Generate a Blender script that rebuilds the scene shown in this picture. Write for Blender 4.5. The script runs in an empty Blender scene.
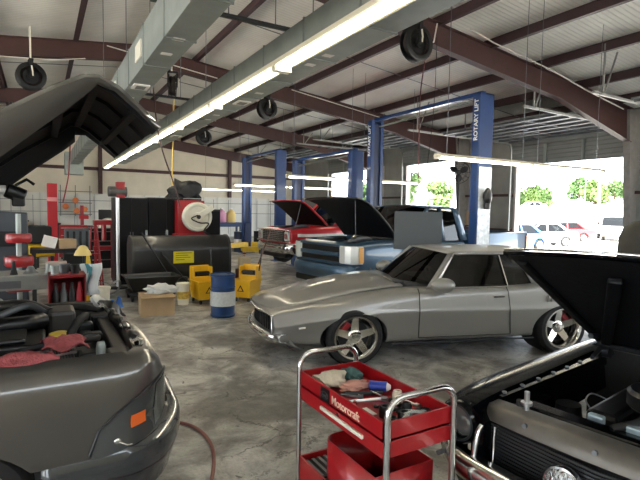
import bpy, bmesh, math, random
from mathutils import Vector, Matrix
random.seed(7)
PI = math.pi
S = bpy.context.scene
C = S.collection
R = math.radians

# ------------------------------------------------------------------ materials
def lin(c):
    return tuple((x/12.92 if x <= .04045 else ((x+.055)/1.055)**2.4) for x in c)
def hx(h):
    return lin(tuple(int(h[i:i+2], 16)/255 for i in (0, 2, 4)))
MATS = {}
def mat(name, col, rough=.5, metal=0, coat=0, emit=None, estr=0, noise=0, nscale=6, bump=0, bscale=40, spec=.5, alpha=1):
    """Principled material; noise = relative mottling of the colour (dirt, wear)."""
    if name in MATS: return MATS[name]
    m = bpy.data.materials.new(name); m.use_nodes = True
    nt = m.node_tree; b = nt.nodes['Principled BSDF']
    c = hx(col) if isinstance(col, str) else col
    b.inputs['Base Color'].default_value = (*c, 1)
    b.inputs['Roughness'].default_value = rough
    b.inputs['Metallic'].default_value = metal
    b.inputs['Coat Weight'].default_value = coat
    b.inputs['Coat Roughness'].default_value = .04
    b.inputs['Specular IOR Level'].default_value = spec
    if emit:
        b.inputs['Emission Color'].default_value = (*hx(emit), 1)
        b.inputs['Emission Strength'].default_value = estr
    if noise or bump:
        tc = nt.nodes.new('ShaderNodeTexCoord')
    if noise:
        n = nt.nodes.new('ShaderNodeTexNoise'); n.inputs['Scale'].default_value = nscale
        n.inputs['Detail'].default_value = 6
        nt.links.new(tc.outputs['Object'], n.inputs['Vector'])
        r = nt.nodes.new('ShaderNodeValToRGB')
        r.color_ramp.elements[0].position = .3; r.color_ramp.elements[1].position = .7
        r.color_ramp.elements[0].color = (*[x*(1-noise) for x in c], 1)
        r.color_ramp.elements[1].color = (*[min(1, x*(1+noise)) for x in c], 1)
        nt.links.new(n.outputs['Fac'], r.inputs['Fac']); nt.links.new(r.outputs['Color'], b.inputs['Base Color'])
    if bump:
        n2 = nt.nodes.new('ShaderNodeTexNoise'); n2.inputs['Scale'].default_value = bscale
        nt.links.new(tc.outputs['Object'], n2.inputs['Vector'])
        bp = nt.nodes.new('ShaderNodeBump'); bp.inputs['Strength'].default_value = bump; bp.inputs['Distance'].default_value = .02
        nt.links.new(n2.outputs['Fac'], bp.inputs['Height']); nt.links.new(bp.outputs['Normal'], b.inputs['Normal'])
    MATS[name] = m
    return m

def glass_mat(name, tint, refl=.12):
    if name in MATS: return MATS[name]
    m = bpy.data.materials.new(name); m.use_nodes = True
    nt = m.node_tree; nt.nodes.clear()
    o = nt.nodes.new('ShaderNodeOutputMaterial'); mx = nt.nodes.new('ShaderNodeMixShader')
    t = nt.nodes.new('ShaderNodeBsdfTransparent'); g = nt.nodes.new('ShaderNodeBsdfGlossy')
    f = nt.nodes.new('ShaderNodeFresnel'); f.inputs['IOR'].default_value = 1.5
    t.inputs['Color'].default_value = (*tint, 1); g.inputs['Roughness'].default_value = .03
    nt.links.new(f.outputs['Fac'], mx.inputs['Fac']); nt.links.new(t.outputs[0], mx.inputs[1])
    nt.links.new(g.outputs[0], mx.inputs[2]); nt.links.new(mx.outputs[0], o.inputs['Surface'])
    MATS[name] = m
    return m

black = mat('black_plastic', '0d0e10', .38, bump=.05)
blackm = mat('black_matte', '141416', .7, noise=.3, bump=.15)
rubber = mat('rubber', '121213', .75, bump=.1)
chrome = mat('chrome', 'd8d8d8', .12, 1)
alu = mat('brushed_aluminium', 'b8b9ba', .3, 1)
rimsil = mat('polished_rim', 'e2e0da', .16, 1)
steel = mat('grey_steel', '6d7074', .45, .6, noise=.2)
steel_d = mat('dark_steel', '2c2e31', .5, .5, noise=.3)
galv = mat('galvanised_duct', '9aa29e', .48, .55, noise=.12, nscale=3)
beam_m = mat('red_oxide_steel', '3f2320', .55, noise=.12, nscale=3)
beam_r = mat('red_oxide_purlin', '382225', .55, noise=.12, nscale=3)
white = mat('white_paint', 'e6e4de', .5)
offwhite = mat('off_white_plastic', 'dcd8c8', .5, noise=.06)
lens = mat('fluorescent_tube', 'ffffff', .3, emit='fff6e0', estr=3)
liftblue = mat('lift_blue', '11386f', .4, coat=.3, noise=.08)
liftdark = mat('lift_dark_blue', '16294f', .45, noise=.15)
yellow = mat('yellow_plastic', 'e8b416', .4, noise=.06)
yellowp = mat('yellow_paint', 'd8b42c', .5, noise=.15)
red = mat('red_enamel', '9c1019', .35, coat=.5, noise=.05)
redd = mat('dark_red_paint', '8c141b', .45, noise=.15)
darkred_rag = mat('red_shop_rag', '964a4e', .9, noise=.25, nscale=20, bump=.5, bscale=60)
navy = mat('drum_blue', '143a6c', .4, coat=.1, noise=.3)
card = mat('cardboard', 'ad9370', .85, noise=.08)
clear = mat('clear_plastic_sheet', 'cfd2d2', .35, bump=.4, bscale=15)
amber = mat('amber_lens', 'e0682a', .3, coat=.5)
pewter = mat('pewter_paint', '504e4a', .28, .45, coat=1)
silver = mat('silver_paint', '878580', .38, .35, coat=.55)
gmblue = mat('blue_granite_paint', '38536a', .33, .4, coat=.5)
truckred = mat('bright_red_paint', 'c3202a', .3, .1, coat=.8)
blackpaint = mat('black_car_paint', '04060a', .14, .0, coat=0, spec=.3)
primer = mat('worn_header_metal', '69655f', .42, .5, noise=.18, nscale=8)
underblack = mat('hood_underside', '040509', .6, spec=.3, noise=.3, nscale=4, bump=.1, bscale=20)
glassd = glass_mat('tinted_glass', (.05, .06, .065))
glassl = glass_mat('clear_glass', (.62, .68, .66))
lampglass = mat('headlamp_lens', 'c9ccc9', .12, .25, coat=1)
interior = mat('seat_vinyl', '1d1d1f', .6)
grey_panel = mat('grey_panel', '4b5053', .6)

# ------------------------------------------------------------------ mesh helpers
def NB(): return bmesh.new()
def box(bm, x0, x1, y0, y1, z0, z1, M=None):
    vs = [bm.verts.new((x, y, z)) for z in (z0, z1) for y in (y0, y1) for x in (x0, x1)]
    for f in ((0, 2, 3, 1), (4, 5, 7, 6), (0, 1, 5, 4), (2, 6, 7, 3), (0, 4, 6, 2), (1, 3, 7, 5)):
        bm.faces.new([vs[i] for i in f])
    if M is not None:
        for v in vs: v.co = M @ v.co
    return vs
def frame(d):
    d = Vector(d).normalized(); a = Vector((0, 0, 1)) if abs(d.z) < .9 else Vector((1, 0, 0))
    u = d.cross(a).normalized(); return u, d.cross(u).normalized()
def bar(bm, p, q, w, h=None):
    """square bar between two points"""
    h = h or w; p = Vector(p); q = Vector(q); u, v = frame(q-p)
    vs = [bm.verts.new(c + u*(sx*w/2) + v*(sy*h/2)) for c in (p, q) for sx, sy in ((-1, -1), (1, -1), (1, 1), (-1, 1))]
    for f in ((3, 2, 1, 0), (4, 5, 6, 7), (0, 1, 5, 4), (1, 2, 6, 5), (2, 3, 7, 6), (3, 0, 4, 7)): bm.faces.new([vs[i] for i in f])
def tube(bm, pts, r, seg=8, cap=True):
    pts = [Vector(p) for p in pts]; n = len(pts); rs = r if isinstance(r, (list, tuple)) else [r]*n
    rings = []; u = None
    for i, p in enumerate(pts):
        d = (pts[min(i+1, n-1)]-pts[max(i-1, 0)]).normalized()
        if u is None: u, _ = frame(d)
        u = (u - d*u.dot(d)).normalized(); v = d.cross(u)
        rings.append([bm.verts.new(p + (u*math.cos(2*PI*k/seg)+v*math.sin(2*PI*k/seg))*rs[i]) for k in range(seg)])
    for a, b in zip(rings, rings[1:]):
        for k in range(seg): bm.faces.new((a[k], a[(k+1) % seg], b[(k+1) % seg], b[k]))
    if cap: bm.faces.new(rings[0][::-1]); bm.faces.new(rings[-1])
def cyl(bm, p, q, r, r2=None, seg=20): tube(bm, [p, q], [r, r if r2 is None else r2], seg)
def curve_pts(pts, n=8, closed=False):
    """Catmull-Rom through the points"""
    P = [Vector(p) for p in pts]; out = []
    m = len(P)
    for i in range(m-1):
        p0 = P[max(i-1, 0)]; p1 = P[i]; p2 = P[i+1]; p3 = P[min(i+2, m-1)]
        for k in range(n):
            t = k/n
            out.append(.5*((2*p1)+(p2-p0)*t+(2*p0-5*p1+4*p2-p3)*t*t+(-p0+3*p1-3*p2+p3)*t**3))
    out.append(P[-1]); return out
def lathe(bm, prof, c, axis=(0, 0, 1), seg=28, cap=True):
    """prof = [(radius, along)]"""
    c = Vector(c); d = Vector(axis).normalized(); u, v = frame(d); rings = []
    for r, a in prof:
        rings.append([bm.verts.new(c + d*a + (u*math.cos(2*PI*k/seg)+v*math.sin(2*PI*k/seg))*max(r, .0005)) for k in range(seg)])
    for a, b in zip(rings, rings[1:]):
        for k in range(seg): bm.faces.new((a[k], a[(k+1) % seg], b[(k+1) % seg], b[k]))
    if cap: bm.faces.new(rings[0][::-1]); bm.faces.new(rings[-1])
def prism(bm, poly, ext):
    e = Vector(ext); a = [bm.verts.new(Vector(p)) for p in poly]; b = [bm.verts.new(Vector(p)+e) for p in poly]; n = len(a)
    bm.faces.new(a[::-1]); bm.faces.new(b)
    for i in range(n): bm.faces.new((a[i], a[(i+1) % n], b[(i+1) % n], b[i]))
def grid(bm, rows):
    V = [[bm.verts.new(Vector(p)) for p in r] for r in rows]
    for a, b in zip(V, V[1:]):
        for i in range(len(a)-1): bm.faces.new((a[i], a[i+1], b[i+1], b[i]))
    return V
def blob(bm, c, r, s=(1, 1, 1), sub=2, rough=0, M=None):
    res = bmesh.ops.create_icosphere(bm, subdivisions=sub, radius=1)
    for v in res['verts']:
        k = r*(1+random.uniform(-rough, rough)); v.co = Vector((v.co.x*k*s[0], v.co.y*k*s[1], v.co.z*k*s[2]))
        if M is not None: v.co = M @ v.co
        v.co += Vector(c)

XF = {}
def thing(name, label, cat, loc=(0, 0, 0), rz=0, group=None):
    o = bpy.data.objects.new(name, None); C.objects.link(o)
    o.location = loc; o.rotation_euler = (0, 0, rz); o.empty_display_size = .1
    o['label'] = label; o['category'] = cat
    if group: o['group'] = group
    XF[o.name] = (Matrix.Translation(Vector(loc)) @ Matrix.Rotation(rz, 4, 'Z')).inverted()
    return o
def obj(name, bm, m, parent=None, smooth=None, bevel=0, bseg=2, sub=0, solid=0, world=False, loc=None, rz=0, label=None, off=0):
    """ONE mesh object. world=True: the vertices are in world space and get moved into the thing's frame."""
    bmesh.ops.recalc_face_normals(bm, faces=bm.faces[:])
    me = bpy.data.meshes.new(name); bm.to_mesh(me); bm.free()
    for x in (m if isinstance(m, (list, tuple)) else [m]): me.materials.append(x)
    o = bpy.data.objects.new(name, me); C.objects.link(o)
    if parent is not None:
        if world and parent.name in XF: me.transform(XF[parent.name])
        o.parent = parent
    if loc is not None: o.location = loc
    if rz: o.rotation_euler = (0, 0, rz)
    if solid:
        s = o.modifiers.new('s', 'SOLIDIFY'); s.thickness = solid; s.offset = off
    if bevel:
        b = o.modifiers.new('b', 'BEVEL'); b.width = bevel; b.segments = bseg; b.limit_method = 'ANGLE'; b.angle_limit = R(40)
    if sub:
        s = o.modifiers.new('u', 'SUBSURF'); s.levels = sub; s.render_levels = sub
    if smooth is not None:
        for p in me.polygons: p.use_smooth = True
        me.set_sharp_from_angle(angle=R(smooth))
    if label: o['label'] = label
    return o
def tag(o, label, cat, group=None, kind=None):
    o['label'] = label; o['category'] = cat
    if group: o['group'] = group
    if kind: o['kind'] = kind
    return o
def single(name, bm, m, label, cat, group=None, **k):
    return tag(obj(name, bm, m, **k), label, cat, group)
def struct(name, bm, m, parent=None, **k):
    o = obj(name, bm, m, parent, **k)
    if parent is None: o['kind'] = 'structure'
    return o
def dup(root, loc, rz=None, label=None):
    r = root.copy(); C.objects.link(r); r.location = loc
    if rz is not None: r.rotation_euler = (0, 0, rz)
    if label: r['label'] = label
    for ch in list(root.children):
        c = ch.copy(); C.objects.link(c); c.parent = r
        for g in ch.children:
            d = g.copy(); C.objects.link(d); d.parent = c
    return r
def bake(o):
    """apply the modifiers of o"""
    dg = bpy.context.evaluated_depsgraph_get(); dg.update()
    me = bpy.data.meshes.new_from_object(o.evaluated_get(dg)); old = o.data
    o.modifiers.clear(); o.data = me; bpy.data.meshes.remove(old); return o
def cut(o, cutters):
    """boolean difference with throw-away meshes, then apply"""
    tmp = []
    for bm in cutters:
        bmesh.ops.recalc_face_normals(bm, faces=bm.faces[:])
        me = bpy.data.meshes.new('c'); bm.to_mesh(me); bm.free(); me.materials.append(o.data.materials[0])
        c = bpy.data.objects.new('c', me); C.objects.link(c); tmp.append(c)
        if o.parent is not None:
            c.parent = o.parent
        b = o.modifiers.new('x', 'BOOLEAN'); b.object = c; b.operation = 'DIFFERENCE'; b.solver = 'EXACT'
    bake(o)
    for c in tmp:
        me = c.data; bpy.data.objects.remove(c); bpy.data.meshes.remove(me)
    return o
def text_obj(name, s, size, m, parent, loc, rot, extrude=.002, spacing=1.0, bold=0):
    cu = bpy.data.curves.new(name, 'FONT'); cu.body = s; cu.size = size; cu.extrude = extrude; cu.offset = bold
    cu.align_x = 'CENTER'; cu.align_y = 'CENTER'; cu.space_character = spacing
    t = bpy.data.objects.new('t', cu); C.objects.link(t)
    dg = bpy.context.evaluated_depsgraph_get(); dg.update()
    me = bpy.data.meshes.new_from_object(t.evaluated_get(dg)); bpy.data.objects.remove(t); bpy.data.curves.remove(cu)
    me.materials.clear(); me.materials.append(m)
    o = bpy.data.objects.new(name, me); C.objects.link(o); o.parent = parent; o.location = loc; o.rotation_euler = rot
    return o

# ------------------------------------------------------------------ camera, view
cam = bpy.data.cameras.new('camera'); cam.sensor_fit = 'HORIZONTAL'; cam.sensor_width = 36; cam.lens = 36*481/640
cam.clip_end = 600
co = bpy.data.objects.new('camera', cam); C.objects.link(co); S.camera = co
psi = R(30.2); pit = math.atan(30/481); rol = .017
f0 = Vector((math.sin(psi)*math.cos(pit), math.cos(psi)*math.cos(pit), -math.sin(pit)))
r0 = Vector((math.cos(psi), -math.sin(psi), 0)); u0 = r0.cross(f0)
rr = r0*math.cos(rol)+u0*math.sin(rol); uu = u0*math.cos(rol)-r0*math.sin(rol)
co.matrix_world = Matrix(((rr.x, uu.x, -f0.x, 0), (rr.y, uu.y, -f0.y, 0), (rr.z, uu.z, -f0.z, 1.88), (0, 0, 0, 1)))
vs = S.view_settings; vs.view_transform = 'Standard'; vs.look = 'None'; vs.gamma = 1; vs.use_curve_mapping = False
vs.exposure = 2.95
S.cycles.max_bounces = 10; S.cycles.diffuse_bounces = 6; S.cycles.sample_clamp_indirect = 6

# ------------------------------------------------------------------ daylight
w = bpy.data.worlds.new('sky'); S.world = w; w.use_nodes = True
bg = w.node_tree.nodes['Background']; bg.inputs['Color'].default_value = (.82, .91, 1, 1); bg.inputs['Strength'].default_value = 1.0
sun = bpy.data.lights.new('sun', 'SUN'); sun.energy = 7.5; sun.angle = R(.6); sun.color = (1, .96, .9)
so = bpy.data.objects.new('sun', sun); C.objects.link(so); so.rotation_euler = (R(32), 0, R(-70)); so.location = (0, 0, 20)
# ------------------------------------------------------------------ setting: concrete, walls, roof
def concrete_mat():
    m = bpy.data.materials.new('stained_concrete'); m.use_nodes = True; nt = m.node_tree; b = nt.nodes['Principled BSDF']
    N = nt.nodes.new; L = nt.links.new
    tc = N('ShaderNodeTexCoord')
    def noise(sc, det, dist=0, rough=.6):
        n = N('ShaderNodeTexNoise'); n.inputs['Scale'].default_value = sc; n.inputs['Detail'].default_value = det
        n.inputs['Distortion'].default_value = dist; n.inputs['Roughness'].default_value = rough
        L(tc.outputs['Object'], n.inputs['Vector']); return n
    def ramp(src, stops):
        r = N('ShaderNodeValToRGB'); e = r.color_ramp.elements
        while len(e) < len(stops): e.new(.5)
        for k, (p, c) in zip(e, stops): k.position = p; k.color = (*(hx(c) if isinstance(c, str) else (c, c, c)), 1)
        L(src, r.inputs['Fac']); return r
    def mix(kind, fac, a, bb):
        x = N('ShaderNodeMix'); x.data_type = 'RGBA'; x.blend_type = kind; x.clamp_factor = True
        if isinstance(fac, (int, float)): x.inputs[0].default_value = fac
        else: L(fac, x.inputs[0])
        L(a, x.inputs[6]); L(bb, x.inputs[7]); return x.outputs[2]
    base = ramp(noise(2.4, 10, .6, .65).outputs['Fac'], [(.3, '605e59'), (.43, '8b8983'), (.54, 'b6b4ae'), (.68, 'cecdc8')])
    stain = ramp(noise(.75, 7, 1.2).outputs['Fac'], [(.44, .0), (.6, .85)])
    c1 = mix('MIX', stain.outputs['Color'], base.outputs['Color'], ramp(noise(5, 6).outputs['Fac'], [(.3, '4a4844'), (.7, '74716a')]).outputs['Color'])
    drip = ramp(noise(6.5, 4, 1.5).outputs['Fac'], [(.63, .0), (.69, .9)])
    c2 = mix('MIX', drip.outputs['Color'], c1, ramp(noise(9, 3).outputs['Fac'], [(.3, '3b3833'), (.7, '5b574f')]).outputs['Color'])
    v = N('ShaderNodeTexVoronoi'); v.feature = 'DISTANCE_TO_EDGE'; v.inputs['Scale'].default_value = .8
    wv = N('ShaderNodeMix'); wv.data_type = 'RGBA'; wv.blend_type = 'LINEAR_LIGHT'; wv.inputs[0].default_value = .22
    nn = noise(3.2, 8, 0, .7); L(tc.outputs['Object'], wv.inputs[6]); L(nn.outputs['Color'], wv.inputs[7]); L(wv.outputs[2], v.inputs['Vector'])
    crack = ramp(v.outputs['Distance'], [(.0, 1.0), (.011, 0.0)])
    gate = ramp(noise(.9, 4).outputs['Fac'], [(.5, 0.0), (.58, .9)])
    mm = N('ShaderNodeMath'); mm.operation = 'MULTIPLY'; L(crack.outputs['Color'], mm.inputs[0]); L(gate.outputs['Color'], mm.inputs[1])
    dark = N('ShaderNodeRGB'); dark.outputs[0].default_value = (*hx('35312b'), 1)
    c3 = mix('MIX', mm.outputs[0], c2, dark.outputs[0])
    fine = ramp(noise(38, 5, 0, .7).outputs['Fac'], [(.35, .72), (.6, 1.0)])
    c4 = mix('MULTIPLY', .8, c3, fine.outputs['Color'])
    L(c4, b.inputs['Base Color'])
    rg = ramp(noise(1.6, 6).outputs['Fac'], [(.35, .34), (.7, .62)]); L(rg.outputs['Color'], b.inputs['Roughness'])
    bp = N('ShaderNodeBump'); bp.inputs['Strength'].default_value = .12; bp.inputs['Distance'].default_value = .01
    L(fine.outputs['Color'], bp.inputs['Height']); L(bp.outputs['Normal'], b.inputs['Normal'])
    return m
def ribbed_mat(name, col, axis, period, dark=.78, rough=.6, metal=0, bump=.5, mott=.08, seams=None):
    """sheet with ribs every `period` metres along axis (0=x,1=y,2=z)"""
    m = bpy.data.materials.new(name); m.use_nodes = True; nt = m.node_tree; b = nt.nodes['Principled BSDF']; N = nt.nodes.new; L = nt.links.new
    tc = N('ShaderNodeTexCoord'); sp = N('ShaderNodeSeparateXYZ'); L(tc.outputs['Object'], sp.inputs[0])
    def tri(ax, per, p0, p1):
        d = N('ShaderNodeMath'); d.operation = 'DIVIDE'; L(sp.outputs[ax], d.inputs[0]); d.inputs[1].default_value = per
        f = N('ShaderNodeMath'); f.operation = 'FRACT'; L(d.outputs[0], f.inputs[0])
        s = N('ShaderNodeMath'); s.operation = 'SUBTRACT'; L(f.outputs[0], s.inputs[0]); s.inputs[1].default_value = .5
        a = N('ShaderNodeMath'); a.operation = 'ABSOLUTE'; L(s.outputs[0], a.inputs[0])
        r = N('ShaderNodeValToRGB'); r.color_ramp.elements[0].position = p0; r.color_ramp.elements[1].position = p1; L(a.outputs[0], r.inputs['Fac']); return r
    r = tri(axis, period, .3, .46)
    c = hx(col); cm = N('ShaderNodeMix'); cm.data_type = 'RGBA'
    cm.inputs[6].default_value = (*c, 1); cm.inputs[7].default_value = (*[x*dark for x in c], 1); L(r.outputs['Color'], cm.inputs[0])
    out = cm.outputs[2]
    if seams:
        r2 = tri(seams[0], seams[1], .485, .497); c2 = N('ShaderNodeMix'); c2.data_type = 'RGBA'
        L(r2.outputs['Color'], c2.inputs[0]); L(out, c2.inputs[6]); c2.inputs[7].default_value = (*[x*.45 for x in c], 1); out = c2.outputs[2]
    n = N('ShaderNodeTexNoise'); n.inputs['Scale'].default_value = 1.3; n.inputs['Detail'].default_value = 6; L(tc.outputs['Object'], n.inputs['Vector'])
    rn = N('ShaderNodeValToRGB'); rn.color_ramp.elements[0].position = .3; rn.color_ramp.elements[1].position = .65
    k = 1-mott*2; rn.color_ramp.elements[0].color = (k, k, k, 1); L(n.outputs['Fac'], rn.inputs['Fac'])
    mu = N('ShaderNodeMix'); mu.data_type = 'RGBA'; mu.blend_type = 'MULTIPLY'; mu.inputs[0].default_value = 1; L(out, mu.inputs[6]); L(rn.outputs['Color'], mu.inputs[7])
    L(mu.outputs[2], b.inputs['Base Color']); b.inputs['Roughness'].default_value = rough; b.inputs['Metallic'].default_value = metal
    bp = N('ShaderNodeBump'); bp.inputs['Strength'].default_value = bump; bp.inputs['Distance'].default_value = .03; L(r.outputs['Color'], bp.inputs['Height']); L(bp.outputs['Normal'], b.inputs['Normal'])
    return m
XR, XL, YB, YF = 16.4, -11.2, 31.0, -7.0
RIDGE = 2.6
def roof(x): return 6.25-.112*(abs(x-RIDGE)+RIDGE-7.8)
bm = NB(); box(bm, XL, XR+.4, YF, YB+.2, -.2, 0); struct('floor', bm, concrete_mat())
insul = ribbed_mat('roof_insulation', 'f0eee6', 1, .12, .86, .55, 0, .35, .06)
bm = NB()
prism(bm, [(XL-.3, YF-.3, roof(XL-.3)), (RIDGE, YF-.3, roof(RIDGE)), (XR+.5, YF-.3, roof(XR+.5)), (XR+.5, YF-.3, roof(XR+.5)+.12), (RIDGE, YF-.3, roof(RIDGE)+.12), (XL-.3, YF-.3, roof(XL-.3)+.12)], (0, YB-YF+.6, 0))
struct('ceiling', bm, insul)
wallm = mat('wall_insulation', 'd6cdb9', .75, noise=.08, nscale=1.2, bump=.3, bscale=3)
wallr = mat('wall_sheet_grey', '8f8f89', .6, noise=.1, nscale=2)
liner = ribbed_mat('liner_panel', 'dedcd2', 0, .92, .9, .5, 0, .2, .05, seams=(0, .92))
bm = NB(); prism(bm, [(XL, YB, 0), (XR, YB, 0), (XR, YB, roof(XR)), (RIDGE, YB, roof(RIDGE)), (XL, YB, roof(XL))], (0, .15, 0)); wb = struct('wall_back', bm, wallm)
bm = NB(); box(bm, XL, XR, YB-.03, YB, 0, 2.6); struct('liner_panel', bm, liner, wb)
bm = NB(); y = YF
for a, b in ((-6, -1), (1.8, 7.4), (9, 14.4)):
    box(bm, XL-.15, XL, y, a, 0, roof(XL)); box(bm, XL-.15, XL, a, b, 4.3, roof(XL)); y = b
box(bm, XL-.15, XL, y, YB, 0, roof(XL)); struct('wall_left', bm, wallm)
# front wall (behind the camera) with two tall open bays
bm = NB()
for a, b in ((XL, -9.4), (-5.2, 11.2), (15.4, XR)): box(bm, a, b, YF-.15, YF, 0, 4.6)
box(bm, XL, XR, YF-.15, YF, 4.4, 5.2); struct('wall_front', bm, wallm)
DOORS = [(-5.2, -.6), (1.7, 6.4), (8.45, 12.75), (15.5, 19.4), (21.3, 26.8)]
HD = 4.35
bm = NB(); y = YF
for a, b in DOORS:
    box(bm, XR, XR+.2, y, a, 0, 5.35); box(bm, XR, XR+.2, a, b, HD, 5.35); y = b
box(bm, XR, XR+.2, y, YB, 0, 5.35); wr = struct('wall_right', bm, wallr)
bm = NB()
y = YF
for a, b in DOORS+[(YB, YB)]:
    if a-y > .5:
        for z in (1.15, 2.55): box(bm, XR-.2, XR, y+.1, a-.1, z, z+.1)
    y = b
struct('girt', bm, beam_m, wr)
# rafters and columns of the steel frames
FR = [-5.5, 1.2, 8.2, 15.2, 21.7]
def depth(x):
    d = abs(x-RIDGE); return .44+.012*d + max(0, d-9.5)*.115
def rafter(yc, n):
    bm = NB()
    for s in (1, -1):
        xs = [RIDGE+s*d for d in (0, 3, 6, 9.5, 11.5, 13.1)]
        top = [(x, roof(x)-.24) for x in xs]; bot = [(x, roof(x)-.24-depth(x)) for x in xs]
        for (t0, t1, b0, b1) in zip(top, top[1:], bot, bot[1:]):
            prism(bm, [(t0[0], yc-.012, t0[1]), (t1[0], yc-.012, t1[1]), (b1[0], yc-.012, b1[1]), (b0[0], yc-.012, b0[1])], (0, .024, 0))
            for (a, b) in ((t0, t1), (b0, b1)):
                prism(bm, [(a[0], yc-.1, a[1]), (b[0], yc-.1, b[1]), (b[0], yc+.1, b[1]), (a[0], yc+.1, a[1])], (0, 0, .02))
    out = struct('trim_%d' % n, bm, beam_m); bm = NB()
    for s in (1, -1):
        xo = RIDGE+s*13.75; xi = RIDGE+s*12.9; xb = RIDGE+s*13.4
        zt = roof(xo)-.1
        prism(bm, [(xb, yc-.012, 0), (xo, yc-.012, 0), (xo, yc-.012, zt), (xi, yc-.012, zt-.1)], (0, .024, 0))
        prism(bm, [(xb, yc-.1, 0), (xb, yc+.1, 0), (xi, yc+.1, zt-.1), (xi, yc-.1, zt-.1)], (.02*s, 0, 0))
    struct('pillar_%d' % n, bm, mat('column_grey', '8a8580', .6, noise=.12)); return out
for i, yc in enumerate(FR): rafter(yc, i+1)
# end wall frame: girts, posts and end rafter
bm = NB()
box(bm, XL, XR, YB-.2, YB-.03, 3.96, 4.14)
for x in (-4.9, 3.07, 10.93): box(bm, x-.1, x+.1, YB-.25, YB-.03, 2.6, roof(x)-.45)
for s in (1, -1):
    a, b = RIDGE, RIDGE+s*13.6
    prism(bm, [(a, YB-.3, roof(a)-.24), (b, YB-.3, roof(b)-.24), (b, YB-.3, roof(b)-.85), (a, YB-.3, roof(a)-.85)], (0, .1, 0))
struct('trim_6', bm, beam_m)
# purlins along the building
PX = [-9.4, -7.8, -6.1, -4.4, -2.75, -1.1, .95, 2.6, 4.3, 6.05, 7.78, 9.47, 11.3, 13.22, 15.0]
for i, x in enumerate(PX):
    bm = NB(); z = roof(x)
    box(bm, x-.015, x+.015, YF, YB, z-.24, z); box(bm, x-.09, x+.015, YF, YB, z-.245, z-.225); box(bm, x-.015, x+.09, YF, YB, z-.02, z)
    struct('trim_%d' % (7+i), bm, beam_r)
# insulation seam wires are in the sheet; rows of purlin bracing straps across the bays
bm = NB()
for yb in (4.6, 11.6, 18.3, 26):
    for s in (1, -1): tube(bm, [(RIDGE+s*.2, yb, roof(RIDGE)-.12), (RIDGE+s*13.5, yb, roof(RIDGE+s*13.5)-.12)], .012, 6)
struct('trim_22', bm, steel)
# roll-up doors, open: last section still vertical, rest horizontal under the roof
doorm = ribbed_mat('door_section', '8d8f8c', 2, .15, .82, .5, .2, .4, .06)
doorh = ribbed_mat('door_section_flat', '868a89', 0, .3, .72, .5, .2, .5, .06)
jamb = mat('jamb_paint', 'cbbdb9', .55)
for i, (a, b) in enumerate(DOORS):
    zb = 3.74 if i < 3 else 4.2
    e = bpy.data.objects.new('door_%d' % (i+1), None); C.objects.link(e); e['kind'] = 'structure'; e.location = (16.2, (a+b)/2, 0)
    XF[e.name] = Matrix.Translation((16.2, (a+b)/2, 0)).inverted()
    bm = NB(); box(bm, 16.16, 16.2, a-.05, b+.05, zb, zb+.72); obj('door_panel', bm, doorm, e, world=True)
    bm = NB(); box(bm, 12.35, 15.95, a-.05, b+.05, zb+.93, zb+.97); obj('door_panel', bm, doorh, e, world=True)
    bm = NB(); grid(bm, [[(15.95+.23*math.sin(t), yy, zb+.72+.23*math.cos(t)) for yy in (a-.05, b+.05)] for t in (0, .4, .8, 1.2, 1.57)]); obj('door_panel', bm, doorm, e, world=True, smooth=60, solid=.03)
    bm = NB()
    for k in range(7): box(bm, 12.4+k*.58, 12.46+k*.58, a, b, zb+.86, zb+.93)
    for k in range(1, 4): yy = a+(b-a)*k/4; box(bm, 12.35, 15.95, yy-.03, yy+.03, zb+.89, zb+.93)
    obj('stiffener', bm, steel, e, world=True)
    bm = NB()
    for k in range(1, 3): yy = a+(b-a)*k/3; box(bm, 16.09, 16.16, yy-.05, yy+.05, zb, zb+.72)
    obj('stile', bm, galv, e, world=True)
    for yy in (a-.12, b+.12):
        bm = NB(); pts = [(16.2, yy, .02), (16.2, yy, zb+.5)] + [(15.85+.35*math.cos(t), yy, zb+.55+.33*math.sin(t)) for t in (.3, .7, 1.1, 1.5)] + [(10.9, yy, zb+.92)]
        for p, q in zip(pts, pts[1:]): bar(bm, p, q, .06)
        for xx in (11.3, 13.6):
            bar(bm, (xx, yy, zb+.92), (xx, yy, roof(xx)-.05), .035); bar(bm, (xx+.05, yy, zb+.92), (xx+.5, yy, roof(xx+.5)-.1), .03)
        obj('track', bm, mat('track_galvanised', '8f908c', .5, .3), e, world=True)
    bm = NB()
    for yy in (a, b): box(bm, XR-.03, XR+.23, yy-.04, yy+.04, 0, HD)
    obj('jamb', bm, jamb, e, world=True)
# outside: sunlit yard that climbs gently to a tree line
bm = NB(); grid(bm, [[(XR+.4, -60, -.06), (XR+.4, 160, -.06)], [(24, -60, -.2), (24, 160, -.2)], [(46, -60, -.2), (46, 160, -.2)], [(70, -60, 1.6), (70, 160, 1.6)], [(105, -60, 5.2), (105, 160, 5.2)], [(170, -60, 5.4), (170, 160, 5.4)]])
struct('pavement', bm, mat('sunlit_paving', 'c2bdb4', .9, noise=.06, nscale=.3))
bm = NB(); box(bm, -60, XR+.4, YF-60, YF-.2, -.25, -.05); box(bm, -60, XL-.2, YF-.2, 60, -.25, -.05); struct('road', bm, MATS['sunlit_paving'])
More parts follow.
